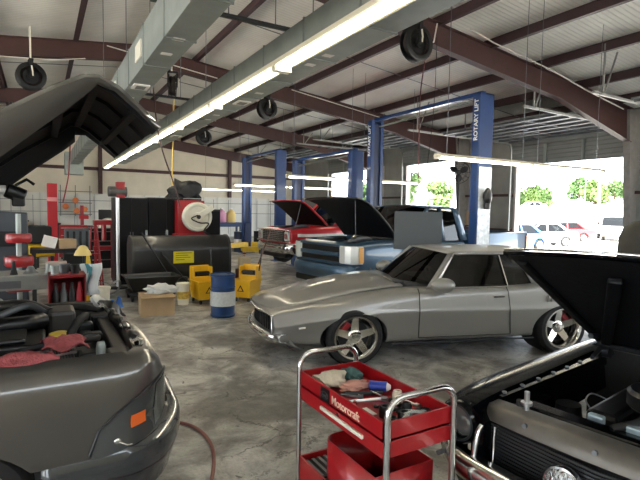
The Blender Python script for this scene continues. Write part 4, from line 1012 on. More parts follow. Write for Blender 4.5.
    for y in (-.78, .78): cyl(bm, (.15, y, .51), (.215, y, .51), .014, seg=10)
    obj('bumper_bolt', bm, steel, t)
    bm = NB(); grid(bm, [[(.12-.1*abs(a)**4, .85*a, .42), (.06-.1*abs(a)**4, .83*a, .28), (-.05, .8*a, .22)] for a in [-1+k/6 for k in range(13)]]); obj('valance', bm, blackpaint, t, smooth=50, solid=.01)
    # bay
    bm = NB(); box(bm, -1.65, -.1, -.6, .6, .3, .36); obj('bay_floor', bm, blackm, t)
    bm = NB(); box(bm, -1.72, -1.64, -.75, .75, .3, .84); obj('firewall', bm, blackm, t)
    bm = NB(); box(bm, -.22, -.15, -.42, .42, .36, .80); box(bm, -.24, -.14, -.5, .5, .76, .81); obj('radiator', bm, blackpaint, t, bevel=.01)
    bm = NB(); box(bm, -1.4, -.5, -.3, .3, .4, .66); obj('engine_block', bm, blackm, t, bevel=.04)
    for s in (-1, 1):
        bm = NB(); box(bm, -1.3, -.55, min(s*.15, s*.32), max(s*.15, s*.32), .62, .74); obj('valve_cover', bm, black, t, bevel=.03)
        bm = NB(); cyl(bm, (-.75, s*.5, .4), (-.75, s*.5, .66), .1, .075); obj('shock_tower', bm, blackm, t, smooth=40)
    bm = NB(); lathe(bm, [(.02, .1), (.18, .09), (.2, .07), (.2, 0), (.18, -.02)], (-.8, .02, .79)); obj('air_cleaner', bm, mat('satin_black_lid', '1a1b1d', .3, coat=.3), t, smooth=40)
    bm = NB(); tube(bm, curve_pts([(-.22, -.05, .80), (-.4, .1, .86), (-.6, .14, .84), (-.75, .05, .82)], 6), .025, 8); tube(bm, curve_pts([(-.24, .3, .8), (-.45, .34, .84), (-.6, .25, .74)], 6), .028, 8); obj('radiator_hose', bm, rubber, t, smooth=60)
    bm = NB(); tube(bm, curve_pts([(-.6, -.3, .72), (-.66, -.36, .75), (-.8, -.38, .75), (-.85, -.3, .72)], 6), .005, 6); obj('chrome_pipe', bm, steel, t, smooth=60)
    for (x, y, z, s_) in ((-.27, .05, .835, .05), (-.3, .2, .84, .045), (-.28, -.15, .83, .04), (-.36, .34, .83, .05)):
        bm = NB(); box(bm, x-s_*.6, x+s_*.6, y-s_, y+s_, z-.05, z); obj('bay_fitting', bm, mat('pale_fitting', '9db0b8', .3, .5), t, bevel=.01)
    for s in (-1, 1):
        bm = NB(); tube(bm, [(-1.6, s*.57, .82), (-1.45, s*.57, .98), (-1.2, s*.57, 1.02)], .02, 6); cyl(bm, (-1.5, s*.545, .86), (-1.5, s*.595, .86), .05, seg=14); tube(bm, [(-1.62, s*.57, .86), (-1.4, s*.57, .90), (-1.25, s*.57, .86)], .016, 6); obj('hood_hinge', bm, steel_d, t)
    # raised hood
    A = R(29); L = 1.6; hx_, hz_ = -1.62, .885
    def H(a, y, c=0):
        bow = .10*(1-(y/.68)**2)*(max(0, a-.5)/1.1)
        a2 = a+bow; crown = -.02*(1-(y/.68)**2)
        return Vector((hx_+a2*math.cos(A)-(c+crown)*math.sin(A), y, hz_+a2*math.sin(A)+(c+crown)*math.cos(A)))
    ys = [-.68+1.36*k/10 for k in range(11)]
    bm = NB(); rows = [[H(a, y) for y in ys] for a in (0, .3, .6, .9, 1.2, 1.45, 1.56)]; rows.append([H(1.6, y, -.012) for y in ys]); rows.append([H(1.59, y, -.025) for y in ys])
    grid(bm, rows); h = obj('hood', bm, blackpaint, t, smooth=50, solid=.012)
    bm = NB(); grid(bm, [[H(a, y*.97, -.02) for y in ys] for a in (.02, .4, .8, 1.2, 1.57)]); obj('hood_liner', bm, underblack, h, smooth=50)
    bm = NB(); tube(bm, [H(1.6, y, .004) for y in ys], .008, 6); obj('hood_lip', bm, chrome, h, smooth=60)
    for y in (-.6, .6):
        bm = NB(); bar(bm, H(.05, y, -.03), H(1.5, y, -.03), .06, .03); obj('hood_rib', bm, underblack, h, bevel=.012)
    for a, b, y0, y1 in ((.15, .15, -.62, .62), (.2, 1.4, -.55, -.1), (.2, 1.4, .55, .1)):
        bm = NB(); bar(bm, H(a, y0, -.045), H(b, y1, -.045), .07, .04); obj('hood_rib', bm, underblack, h, bevel=.012)
    # rest of the body and cabin
    def st(x, zb, w_, zs): return (x, [(0, zb), (w_*.7, zb), (w_-.04, zb+.03), (w_, zb+.3), (w_-.01, zs-.12), (w_-.06, zs), (w_*.5, zs+.02), (0, zs+.03)])
    b = obj('rear_body', loft([st(-1.68, .26, .90, .84), (-1.8, st(-1.8, .26, .91, .85)[1]), st(-2.6, .26, .92, .87), st(-3.4, .28, .92, .9), st(-4.1, .36, .88, .88), st(-4.35, .5, .82, .84)]), blackpaint, t, sub=2)
    greenhouse(t, blackpaint, glassd, .88, 1.24, .78, .58, -1.85, -2.5, -3.3, -3.95, [(-1.92, -1.78, -2.55, -2.46), (-3.6, -4.0, -3.1, -3.35)], crown=.04, bow=.15)
    for x in (-.62, -3.3):
        for s in (1, -1): wheel(t, x, s*.79, .33, .21, .2, s, 5)
black_coupe()

# ------------------------------------------------------------------ red tool cart
def tool_cart():
    x0, x1, y0, y1, zt = 1.425, 1.875, 1.80, 2.67, .85
    t = thing('tool_cart', 'red steel tool cart with chrome handles and tools in its top tray', 'tool cart', ((x0+x1)/2, (y0+y1)/2, 0))
    def part(name, bm, m, **k): return obj(name, bm, m, t, world=True, **k)
    bm = NB(); e = .012
    box(bm, x0, x1, y0, y1, .755, .765)
    for a in ((x0, x0+e, y0, y1), (x1-e, x1, y0, y1), (x0, x1, y0, y0+e), (x0, x1, y1-e, y1)): box(bm, *a, .755, zt)
    part('top_tray', bm, red)
    bm = NB(); box(bm, x0+.003, x1-.003, y0+.003, y1-.003, .665, .75); dr = part('drawer', bm, red, bevel=.004)
    bm = NB(); box(bm, x0-.012, x0+.003, y0+.17, y1-.27, .70, .722); e_ = obj('drawer_pull', bm, offwhite, dr, bevel=.004); e_.data.transform(XF[t.name])
    bm = NB(); cyl(bm, (x0-.003, y0+.42, .735), (x0+.003, y0+.42, .735), .008, seg=12); e_ = obj('lock', bm, chrome, dr); e_.data.transform(XF[t.name])
    # emblem plate and lettering on the long side
    bm = NB(); box(bm, x0-.004, x0, y1-.36, y1-.265, .762, .842); em = part('emblem_plate', bm, black)
    bm = NB(); n = 28
    pts = [(x0-.006, y1-.3125+.038*math.cos(2*PI*k/n), .80+.02*math.sin(2*PI*k/n)) for k in range(n+1)]; tube(bm, pts, .0016, 5, False); e_ = obj('emblem_oval', bm, steel, em); e_.data.transform(XF[t.name])
    lt = text_obj('emblem_lettering', 'Ford', .026, steel, em, (0, 0, 0), (0, 0, 0), .0008); lt.matrix_basis = XF[t.name] @ Matrix.Translation((x0-.0065, y1-.3125, .799)) @ Matrix.Rotation(R(-90), 4, 'Z') @ Matrix.Rotation(R(90), 4, 'X')
    lt = text_obj('lettering', 'Motorcraft', .066, mat('cream_lettering', 'e3c8b0', .5), t, (0, 0, 0), (0, 0, 0), .0008, .95, .0008); lt.matrix_basis = XF[t.name] @ Matrix.Translation((x0-.002, y1-.525, .797)) @ Matrix.Rotation(R(-90), 4, 'Z') @ Matrix.Rotation(R(90), 4, 'X')
    # lower bin and bottom tray
    bm = NB(); prof = []
    for a in range(0, 91, 15): prof.append((x0+.05+.1-.1*math.cos(R(90-a)) if False else x0+.03+.10*(1-math.sin(R(a))), y1-.28-.0+.0*a))
    yb0, yb1 = y0+.1, y1-.25
    pl = [(x0+.03, yb0), (x0+.03, yb1-.08)]+[(x0+.03+.08*(1-math.cos(R(a))), yb1-.08+.08*math.sin(R(a))) for a in range(15, 91, 15)]+[(x1-.03, yb1), (x1-.03, yb0)]
    for (a, b) in zip(pl, pl[1:]+pl[:1]):
        bm.faces.new([bm.verts.new((a[0], a[1], .13)), bm.verts.new((b[0], b[1], .13)), bm.verts.new((b[0], b[1], .52)), bm.verts.new((a[0], a[1], .52))])
    bmesh.ops.remove_doubles(bm, verts=bm.verts[:], dist=.0001)
    part('bin', bm, red, solid=.008, smooth=35)
    bm = NB(); box(bm, x0, x1, y0, y1, .12, .135)
    for a in ((x0, x0+e, y0, y1), (x1-e, x1, y0, y1), (x0, x1, y0, y0+e), (x0, x1, y1-e, y1)): box(bm, *a, .12, .29)
    part('bottom_tray', bm, red)
    bm = NB(); box(bm, x0+.02, x1-.02, y1-.24, y1-.02, .24, .255); sh = part('ribbed_mat', bm, blackm)
    bm = NB()
    for k in range(9): box(bm, x0+.03+k*.045, x0+.05+k*.045, y1-.235, y1-.025, .255, .263)
    e_ = obj('mat_ribs', bm, steel, sh); e_.data.transform(XF[t.name])
    # chrome frame: two inverted U tubes
    for yy, tl in ((y1+.02, .955), (y0-.02, .975)):
        bm = NB(); a0, a1 = x0+.005, x1-.005
        pts = [(a0, yy, .06), (a0, yy, tl-.09)]+[(a0+.09*(1-math.cos(R(a))), yy, tl-.09+.09*math.sin(R(a))) for a in (20, 45, 70, 90)]+[(a1-.09*(1-math.cos(R(a))), yy, tl-.09+.09*math.sin(R(a))) for a in (90, 70, 45, 20)]+[(a1, yy, tl-.09), (a1, yy, .06)]
        tube(bm, pts, .017, 14); part('handle_frame', bm, chrome, smooth=50)
        for xx in (a0, a1):
            bm = NB(); lathe(bm, [(.05, -.014), (.055, -.008), (.055, .008), (.05, .014)], (xx, yy, .055), (1, 0, 0), 20); part('caster', bm, rubber, smooth=40)
    return t
tool_cart()
zf = .766
def small(name, bm, m, label, cat, **k): return single(name, bm, m, label, cat, **k)
def crumple(c, sx, sy, h, seed, sub=3):
    rnd = random.Random(seed); bm = NB(); res = bmesh.ops.create_icosphere(bm, subdivisions=sub, radius=1)
    for v in bm.verts:
        k = 1+.25*math.sin(6*v.co.x+seed)*math.cos(5*v.co.y)+.15*math.sin(9*v.co.z+7*v.co.x+seed)+rnd.uniform(-.05, .05)
        z = v.co.z*h*k
        v.co = Vector((c[0]+v.co.x*sx*k, c[1]+v.co.y*sy*k, c[2]+max(z, -h*.3)+h*.3))
    return bm
cloth = mat('cream_rag', 'c9bda8', .9, noise=.15, nscale=25)
small('shop_rag', crumple((1.56, 2.52, zf+.03), .10, .085, .055, 3), cloth, 'crumpled cream rag in the far corner of the cart tray', 'rag', smooth=80)
small('shop_rag', crumple((1.73, 2.53, zf+.035), .06, .07, .05, 8), mat('teal_rag', '3d5a57', .9, noise=.2), 'crumpled dark teal rag in the far right corner of the tray', 'rag', smooth=80)
small('shop_rag', crumple((1.66, 2.40, zf+.02), .10, .05, .035, 12), mat('pink_rag', 'b98a7d', .9, noise=.3), 'stained pinkish rag below the cream rag in the tray', 'rag', smooth=80)
bm = NB(); tube(bm, [(1.48, 2.27, zf+.012), (1.72, 2.18, zf+.02)], .009, 8); lathe(bm, [(.012, -.008), (.022, -.008), (.022, .008), (.012, .008)], (1.72, 2.18, zf+.02), (0, 0, 1), 14); lathe(bm, [(.01, -.008), (.019, -.008), (.019, .008), (.01, .008)], (1.48, 2.27, zf+.012), (0, 0, 1), 14)
small('wrench', bm, alu, 'long steel wrench lying across the middle of the cart tray', 'wrench')
bm = NB(); tube(bm, [(1.56, 2.37, zf+.012), (1.78, 2.27, zf+.015)], .013, 8); small('pry_bar', bm, steel_d, 'dark pry bar lying behind the long wrench in the tray', 'tool')
t = thing('spray_can', 'blue and white spray can tipped over in the cart tray', 'spray can', (1.80, 2.30, zf+.034))
bm = NB(); cyl(bm, (-.05, .06, 0), (.02, -.02, .005), .032, seg=18); obj('can', bm, mat('can_blue', '2b3f98', .3, .3), t, smooth=40)
bm = NB(); cyl(bm, (.02, -.02, .005), (.035, -.037, .006), .026, .014, seg=16); obj('cap', bm, white, t, smooth=40)
t = thing('screwdriver', 'screwdriver with dark handle beside the blue spray can', 'screwdriver', (1.74, 2.15, zf+.018))
bm = NB(); cyl(bm, (0, 0, 0), (-.02, .16, .004), .005, seg=8); obj('shaft', bm, alu, t)
bm = NB(); cyl(bm, (0, 0, 0), (.012, -.09, 0), .015, .013, seg=12); obj('grip', bm, black, t, smooth=40)
for i, (x, y, r_, h_, m_, lab) in enumerate(((1.60, 2.02, .032, .06, black, 'black socket standing nearest the cart lettering'), (1.66, 1.93, .035, .05, black, 'black oil cap standing near the chrome handle end'), (1.72, 1.98, .028, .07, blackm, 'tall black socket in the middle of the tray cluster'), (1.80, 1.93, .045, .035, steel_d, 'wide flat grey puck near the right rim of the tray'), (1.56, 1.90, .03, .05, blackm, 'matte black knob in the near corner of the tray'), (1.77, 2.12, .03, .08, cloth, 'pale cylinder standing right of the screwdriver'))):
    bm = NB(); lathe(bm, [(r_, 0), (r_, h_*.8), (r_*.8, h_), (r_*.5, h_), (r_*.45, h_*.6)], (x, y, zf)); small('socket', bm, m_, lab, 'socket', smooth=40, group='small parts in the cart tray')
bm = NB(); tube(bm, curve_pts([(1.60, 1.88, zf+.02), (1.68, 1.90, zf+.05), (1.74, 1.86, zf+.05), (1.70, 1.98, zf+.03)], 6), .014, 8); blob(bm, (1.66, 1.9, zf+.03), .03, sub=2); blob(bm, (1.74, 1.87, zf+.04), .028, sub=2)
small('hose_fitting', bm, mat('chrome_fitting', 'a4a8aa', .25, .9), 'tangle of shiny metal fittings by the chrome handle', 'fitting', smooth=50)
bm = NB(); box(bm, 1.5, 1.58, 2.06, 2.16, zf, zf+.003); small('paper_card', bm, white, 'white paper card under the tools in the cart tray', 'card')
bm = NB(); box(bm, 1.80, 1.85, 1.83, 1.91, zf, zf+.003); small('paper_card', bm, offwhite, 'pale paper card at the near right corner of the tray', 'card')
for i, (p, q, r_, m_, lab) in enumerate((((1.50, 2.42, .774), (1.62, 2.30, .774), .008, steel, 'thin steel extension bar near the far left rim of the tray'), ((1.62, 2.14, .776), (1.70, 2.04, .776), .01, steel_d, 'short dark ratchet handle in front of the pale cylinder'), ((1.82, 2.18, .775), (1.84, 2.04, .775), .009, alu, 'bright drift pin along the right rim of the tray'), ((1.47, 2.12, .774), (1.54, 2.22, .774), .008, redd, 'red handled pick beside the white paper card'))):
    bm = NB(); cyl(bm, p, q, r_, seg=8); d_ = (Vector(q)-Vector(p)).normalized(); cyl(bm, q, Vector(q)+d_*.03, r_*1.8, seg=10); small('hand_tool', bm, m_, lab, 'tool', smooth=40)
# hose on the floor
hose('air_hose', 'reddish brown hose curving over the concrete from under the grey car', 'hose', [(.35, 4.3, .014), (.8, 4.22, .014), (1.02, 4.12, .014), (1.13, 3.89, .014), (1.13, 3.55, .014), (1.0, 3.15, .014), (.8, 2.8, .014), (.4, 2.5, .014)], .014, mat('rust_hose', '7a4a42', .55), 10)
# flat grey panel on a stand, between the silver coupe and the blue pickup
t = thing('display_panel', 'flat dark grey upright panel standing behind the silver coupe roof', 'panel', (5.72, 6.42, 0), R(-28))
bm = NB(); box(bm, -.42, .42, -.02, .02, 1.22, 1.88); obj('screen', bm, grey_panel, t, bevel=.006)
bm = NB(); box(bm, -.03, .03, -.03, .03, .1, 1.2); obj('post', bm, steel_d, t)
bm = NB(); box(bm, -.35, .35, -.03, .03, .06, .11); box(bm, -.03, .03, -.25, .25, .06, .11); obj('base', bm, steel_d, t, bevel=.01)
for sx, sy in ((-.33, 0), (.33, 0), (0, -.23), (0, .23)):
    bm = NB(); lathe(bm, [(.03, -.01), (.032, 0), (.03, .01)], (sx, sy, .032), (1, 0, 0), 14); obj('caster', bm, rubber, t)
# ------------------------------------------------------------------ oil tank corner
t = thing('oil_tank', 'black horizontal oil tank with yellow sticker and rounded ends', 'tank', (2.82, 11.35, 0))
bm = NB(); ob = []
for a in range(-90, 91, 15): ob.append((.38*math.cos(R(a)) if False else .38*math.cos(R(a)), a))
sec = [(-.36*math.cos(R(a)), .90+.34*math.sin(R(a))) for a in range(0, 91, 15)] + [(.36*math.cos(R(a)), .90+.34*math.sin(R(a))) for a in range(90, -1, -15)] + [(.36*math.cos(R(a)), .46-.34*math.sin(R(a))) for a in range(0, 91, 15)] + [(-.36*math.cos(R(a)), .46-.34*math.sin(R(a))) for a in range(90, -1, -15)]
prism(bm, [(-1.1, y, z) for y, z in sec], (2.2, 0, 0)); bmesh.ops.remove_doubles(bm, verts=bm.verts[:], dist=.001)
tankm = mat('tank_black', '1b1c1d', .35, noise=.35, nscale=3, coat=.2)
obj('tank_shell', bm, tankm, t, bevel=.03, smooth=40)
for s in (-1, 1):
    bm = NB(); prism(bm, [(s*1.12, y*1.03, .68+(z-.68)*1.02) for y, z in sec], (-s*.05, 0, 0)); bmesh.ops.remove_doubles(bm, verts=bm.verts[:], dist=.001); obj('end_rim', bm, mat('tank_rim', '3a3a38', .45, noise=.3), t, smooth=40)
    for y in (-.25, .25):
        bm = NB(); cyl(bm, (s*.9, y, 0), (s*.9, y, .25), .025, seg=10); obj('leg', bm, steel_d, t)
for x in (-.75, -.3): 
    bm = NB(); cyl(bm, (x, 0, 1.2), (x, 0, 1.36), .025, seg=10); obj('filler_pipe', bm, galv, t)
bm = NB(); box(bm, -.24, .22, -.372, -.362, .62, .89); st_ = obj('warning_sticker', bm, mat('sticker_yellow', 'd9cf22', .5, noise=.08), t)
bm = NB()
for k, (w_, z) in enumerate(((.36, .85), (.28, .80), (.33, .75), (.2, .70))): box(bm, -.19, -.19+w_, -.3735, -.372, z-.008, z+.008)
obj('sticker_print', bm, mat('sticker_print', '7a7a2a', .6), st_)
def cab(x0, x1, y0, y1, z1, label):
    t = thing('cabinet', label, 'cabinet', ((x0+x1)/2, (y0+y1)/2, 0)); w_ = (x1-x0)/2; d_ = (y1-y0)/2
    bm = NB(); box(bm, -w_, w_, -d_+.02, d_, .04, z1); obj('body', bm, black, t, bevel=.01)
    for s in (-1, 1):
        bm = NB(); box(bm, min(s*.005, s*(w_-.01)), max(s*.005, s*(w_-.01)), -d_, -d_+.018, .08, z1-.03); d = obj('door', bm, mat('cabinet_black', '0a0b0d', .6, spec=.25), t, bevel=.004)
        bm = NB(); box(bm, s*.03-.008, s*.03+.008, -d_-.02, -d_, z1*.55, z1*.55+.12); obj('handle', bm, steel, d)
    bm = NB(); box(bm, -w_+.03, w_-.03, -d_+.05, d_-.03, 0, .04); obj('plinth', bm, blackm, t)
cab(1.52, 2.28, 12.3, 12.9, 2.1, 'left tall black cabinet behind the oil tank')
cab(2.31, 3.16, 12.35, 12.9, 2.12, 'right tall black cabinet behind the oil tank')
t = thing('drum_pump', 'grey pump motor with red block on a bright vertical pole', 'pump', (1.53, 11.85, 0))
bm = NB(); cyl(bm, (0, 0, .03), (0, 0, 2.1), .04, seg=14); obj('pole', bm, mat('bright_pole', 'c9cac8', .3, .6), t)
bm = NB(); lathe(bm, [(.2, 0), (.2, .02), (.05, .04)], (0, 0, 0)); obj('base', bm, steel_d, t)
bm = NB(); cyl(bm, (-.2, 0, 2.22), (.2, 0, 2.22), .12, seg=20); obj('motor', bm, mat('motor_grey', '4a4745', .45), t, smooth=40, bevel=.02)
bm = NB(); box(bm, -.03, .15, -.1, .08, 2.08, 2.44); obj('pump_head', bm, redd, t, bevel=.01)
# reel stand
t = thing('hose_reel', 'large cream drum hose reel on a red stand above the oil tank', 'hose reel', (3.25, 11.88, 0))
bm = NB(); box(bm, -.36, .3, -.02, .3, 1.24, 2.06); box(bm, -.4, .34, -.1, .4, 1.2, 1.24); obj('stand', bm, red, t, bevel=.01)
for sx in (-.36, .3):
    for sy in (-.05, .35):
        bm = NB(); box(bm, sx-.03, sx+.03, sy-.03, sy+.03, 0, 1.2); obj('leg', bm, redd, t)
bm = NB(); lathe(bm, [(.05, -.1), (.33, -.1), (.36, -.06), (.36, .06), (.33, .1), (.28, .1), (.26, .06), (.12, .06), (.1, .12), (.001, .12)], (.08, -.14, 1.66), (0, -1, 0), 36, cap=False); obj('drum', bm, offwhite, t, smooth=35)
bm = NB(); M = Matrix.Translation((.22, -.27, 1.76)) @ Matrix.Rotation(R(-35), 4, 'Y'); box(bm, -.22, .26, -.03, .03, -.07, .07, M); obj('guide_arm', bm, offwhite, t, bevel=.015)
bm = NB(); tube(bm, curve_pts([(.05, -.30, 1.7), (-.1, -.31, 1.62), (.1, -.31, 1.52), (.32, -.3, 1.5), (.2, -.32, 1.32), (.42, -.25, 1.2)], 8), .016, 8); obj('hose', bm, rubber, t, smooth=60)
bm = NB(); lathe(bm, [(.05, 0), (.05, .04), (.02, .05)], (.08, -.26, 1.66), (0, -1, 0), 16); obj('hub', bm, black, t, smooth=40)
t = thing('cabinet', 'narrow black cabinet right of the cream hose reel', 'cabinet', (3.84, 12.3, 0))
bm = NB(); box(bm, -.2, .2, -.2, .25, .03, 1.85); obj('body', bm, black, t, bevel=.01)
bm = NB(); box(bm, -.18, .18, -.215, -.2, .1, 1.8); d = obj('door', bm, MATS['cabinet_black'], t); 
bm = NB(); box(bm, -.14, -.11, -.235, -.215, .9, 1.05); obj('handle', bm, steel, d)
single('tarp', crumple((3.25, 12.6, 2.13), .44, .28, .34, 4, 3), mat('black_tarp', '17181a', .6, bump=.3, bscale=12), 'folded black tarp on top of the red reel stand', 'tarp', smooth=60)
bm = NB(); box(bm, 2.9, 3.6, 12.36, 12.9, 2.0, 2.1)
t = thing('rack_shelf', 'dark rack carrying the folded black tarp', 'rack', (3.38, 12.63, 0))
bm.free(); bm = NB(); box(bm, -.2, .24, -.27, .27, 2.04, 2.11); obj('shelf', bm, steel_d, t)
for sx in (-.18, .22):
    for sy in (-.25, .25):
        bm = NB(); box(bm, sx-.02, sx+.02, sy-.02, sy+.02, 0, 2.04); obj('leg', bm, steel_d, t)
# things on the floor in front of it
t = thing('drain_pan', 'large black wheeled drain pan in front of the oil tank', 'drain pan', (1.95, 10.25, 0))
bm = NB(); rows = [[(sx*(.5+f), sy*(.32+f*.7), z) for sx, sy in ((-1, -1), (1, -1), (1, 1), (-1, 1), (-1, -1))] for f, z in ((-.12, .2), (0, .46), (.04, .48), (.02, .49), (-.02, .46), (-.1, .24))]; grid(bm, rows); bm.faces.new([bm.verts.new((sx*.4, sy*.25, .24)) for sx, sy in ((-1, -1), (1, -1), (1, 1), (-1, 1))]); obj('pan', bm, black, t)
bm = NB(); box(bm, -.45, .45, -.27, .27, .12, .19); obj('frame', bm, steel_d, t)
for sx in (-.4, .4):
    for sy in (-.24, .24):
        bm = NB(); lathe(bm, [(.06, -.02), (.06, .02)], (sx, sy, .06), (1, 0, 0), 16); obj('caster', bm, rubber, t)
for p, q, lab in (((1.87, 10.85, 1.33), (2.62, 10.6, .02), 'black handled squeegee leaning on the oil tank, left of the sticker'), ((2.3, 10.9, .9), (2.95, 10.5, .02), 'dark broom handle crossing below the yellow sticker')):
    bm = NB(); cyl(bm, p, q, .018, seg=8); single('broom_handle', bm, steel_d, lab, 'broom', 'handles against the oil tank')
t = thing('cardboard_box', 'plain brown cardboard box standing on the floor left of the blue drum', 'box', (1.75, 8.72, 0), R(-4))
bm = NB(); box(bm, -.28, .28, -.2, .2, 0, .36); obj('carton', bm, card, t, bevel=.004)
for s in (-1, 1):
    bm = NB(); prism(bm, [(-.28, s*.2, .36), (.28, s*.2, .36), (.28, s*.31, .33), (-.28, s*.31, .33)], (0, 0, .004)); obj('flap', bm, card, t)
single('plastic_wrap', crumple((1.84, 8.74, .37), .27, .15, .12, 6, 3), clear, 'crumpled clear plastic sheeting heaped on the cardboard box', 'plastic sheet', smooth=60)
t = thing('bucket', 'small cream plastic pail with yellow label beside the mop bucket', 'bucket', (2.38, 9.35, 0))
bm = NB(); lathe(bm, [(.10, 0), (.125, .38), (.135, .38), (.135, .42), (.12, .42)], (0, 0, 0), seg=28); obj('pail', bm, offwhite, t, smooth=40)
bm = NB(); lathe(bm, [(.116, .12), (.1225, .26)], (0, 0, 0), seg=28, cap=False); obj('label', bm, mat('pail_label', 'c9a94a', .5, noise=.3, nscale=20), t, smooth=40)
bm = NB(); tube(bm, [(.135*math.cos(a), .135*math.sin(a)-.02*math.sin(a), .40-.16*math.sin(a)) for a in [PI+PI*k/12 for k in range(13)]], .004, 5); obj('handle', bm, steel, t)
def mop_bucket(label, loc, rz):
    t = thing('mop_bucket', label, 'mop bucket', loc, rz, 'yellow mop buckets')
    bm = NB(); rows = [[(sx*(.17+f), sy*(.24+f), z) for sx, sy in ((-1, -1), (1, -1), (1, 1), (-1, 1), (-1, -1))] for f, z in ((0, .09), (.03, .42), (.05, .43), (.05, .45), (.02, .45), (-.02, .14))]; grid(bm, rows); bm.faces.new([bm.verts.new((sx*.17, sy*.24, .1)) for sx, sy in ((-1, -1), (1, -1), (1, 1), (-1, 1))]); obj('tub', bm, yellow, t)
    bm = NB(); box(bm, -.2, .2, .02, .26, .40, .45); box(bm, -.2, -.17, .02, .26, .42, .70); box(bm, .17, .2, .02, .26, .42, .70); box(bm, -.2, .2, .23, .26, .42, .72); box(bm, -.2, .2, .02, .05, .44, .52); obj('wringer', bm, yellow, t, bevel=.01)
    bm = NB(); box(bm, -.16, .16, .1, .2, .46, .60); cyl(bm, (-.12, .0, .58), (.12, .0, .58), .02); obj('wringer_press', bm, black, t)
    bm = NB(); tube(bm, [(.2, .14, .6), (.23, .16, .8), (.23, .2, 1.02)], .014, 8); cyl(bm, (.23, .19, .95), (.23, .21, 1.06), .02); obj('lever', bm, black, t)
    bm = NB(); prism(bm, [(-.075, -.285, .22), (.075, -.285, .22), (0, -.292, .35)], (0, -.003, 0)); w_ = obj('warning_mark', bm, black, t)
    bm = NB(); prism(bm, [(-.045, -.291, .235), (.045, -.291, .235), (0, -.295, .318)], (0, -.002, 0)); obj('mark_field', bm, yellow, w_)
    for sx in (-.14, .14):
        for sy in (-.2, .2):
            bm = NB(); lathe(bm, [(.04, -.015), (.04, .015)], (sx, sy, .04), (1, 0, 0), 14); cyl(bm, (sx, sy, .06), (sx, sy, .1), .012); obj('caster', bm, black, t)
    return t
mop_bucket('yellow mop bucket standing left of the blue drum', (2.80, 9.4, 0), R(5))
mop_bucket('yellow mop bucket with mop standing right of the blue drum', (3.66, 9.25, 0), R(-48))
t = thing('mop', 'mop with long brown handle standing in the right mop bucket', 'mop', (3.68, 9.22, .16))
bm = NB(); cyl(bm, (0, 0, .02), (.62, .28, 1.28), .015, seg=8); obj('handle', bm, mat('brown_handle', '5a3a30', .5), t)
bm = NB(); blob(bm, (0, -.02, .06), .09, (1, 1, .8), 3, .2); obj('mop_head', bm, mat('mop_grey', '8d8a80', .9), t)
t = thing('oil_drum', 'blue oil drum with white paper label on the concrete', 'drum', (2.74, 8.05, 0))
bm = NB(); lathe(bm, [(.20, 0), (.215, .02), (.215, .04), (.205, .05), (.205, .26), (.217, .275), (.205, .29), (.205, .50), (.217, .515), (.205, .53), (.205, .70), (.22, .715), (.22, .745), (.2, .745), (.2, .73), (.001, .73)], (0, 0, 0), seg=40, cap=False); obj('drum_body', bm, navy, t, smooth=35)
bm = NB(); lathe(bm, [(.2195, .20), (.2195, .45)], (0, 0, 0), seg=40, cap=False); lb = obj('paper_label', bm, mat('label_white', 'c3c7c6', .5, noise=.1, nscale=25), t, smooth=40)
bm = NB(); cyl(bm, (.1, 0, .73), (.1, 0, .75), .03, seg=14); obj('bung', bm, steel, t)
t = thing('jug', 'cream jug standing on a dark red case right of the oil tank', 'jug', (4.28, 11.0, .42))
bm = NB(); box(bm, -.14, .14, -.1, .1, 0, .3); cyl(bm, (0, 0, .3), (0, 0, .36), .04); obj('jug_body', bm, mat('cream_jug', 'b6a88c', .5), t, bevel=.03)
bm = NB(); cyl(bm, (0, 0, .36), (0, 0, .39), .045); obj('cap', bm, redd, t)
bm = NB(); box(bm, -.18, .18, -.14, .14, 0, .42); single('case', bm, mat('dark_red_case', '4d1c1e', .6), 'dark red case on the floor carrying a cream jug', 'case', loc=(4.28, 11.0, 0), bevel=.01)
# ------------------------------------------------------------------ far corner behind the first far lift
t = thing('workbench', 'blue steel workbench with jugs at the back wall, left of the far lift', 'workbench', (7.4, 21.2, 0))
bm = NB(); box(bm, -.6, .6, -.3, .3, 1.05, 1.25); obj('bench_top', bm, mat('bench_blue', '2c4166', .5), t, bevel=.01)
for sx in (-.55, .55):
    for sy in (-.25, .25):
        bm = NB(); box(bm, sx-.04, sx+.04, sy-.04, sy+.04, 0, 1.05); obj('leg', bm, mat('bench_leg', '24344f', .5), t)
bm = NB(); box(bm, -.5, .5, -.25, .25, .3, .33); obj('lower_shelf', bm, steel_d, t)
for i, (x, c, lab) in enumerate(((-.3, 'c98fb0', 'pink translucent jug on the blue bench'), (.15, 'd8c07a', 'pale yellow translucent jug on the blue bench'))):
    t = thing('jug', lab, 'jug', (7.4+x, 21.1, 1.25), 0, 'coloured jugs on the blue bench')
    bm = NB(); lathe(bm, [(.2, 0), (.22, .03), (.22, .35), (.15, .5), (.06, .56), (.06, .6)], (0, 0, 0), seg=20); obj('jug_body', bm, mat('jug_%s' % c, c, .4), t, smooth=40)
    bm = NB(); lathe(bm, [(.07, .6), (.07, .65)], (0, 0, 0), seg=16); obj('cap', bm, white, t)
def drum(loc, label, m, band=True):
    t = thing('oil_drum', label, 'drum', loc, 0)
    bm = NB(); lathe(bm, [(.28, 0), (.29, .02), (.28, .3), (.29, .31), (.28, .32), (.28, .6), (.29, .61), (.28, .62), (.28, .86), (.29, .88), (.001, .88)], (0, 0, 0), seg=28, cap=False); obj('drum_body', bm, m, t, smooth=35)
    if band:
        bm = NB(); lathe(bm, [(.284, .36), (.284, .56)], (0, 0, 0), seg=28, cap=False); obj('label', bm, white, t, smooth=40)
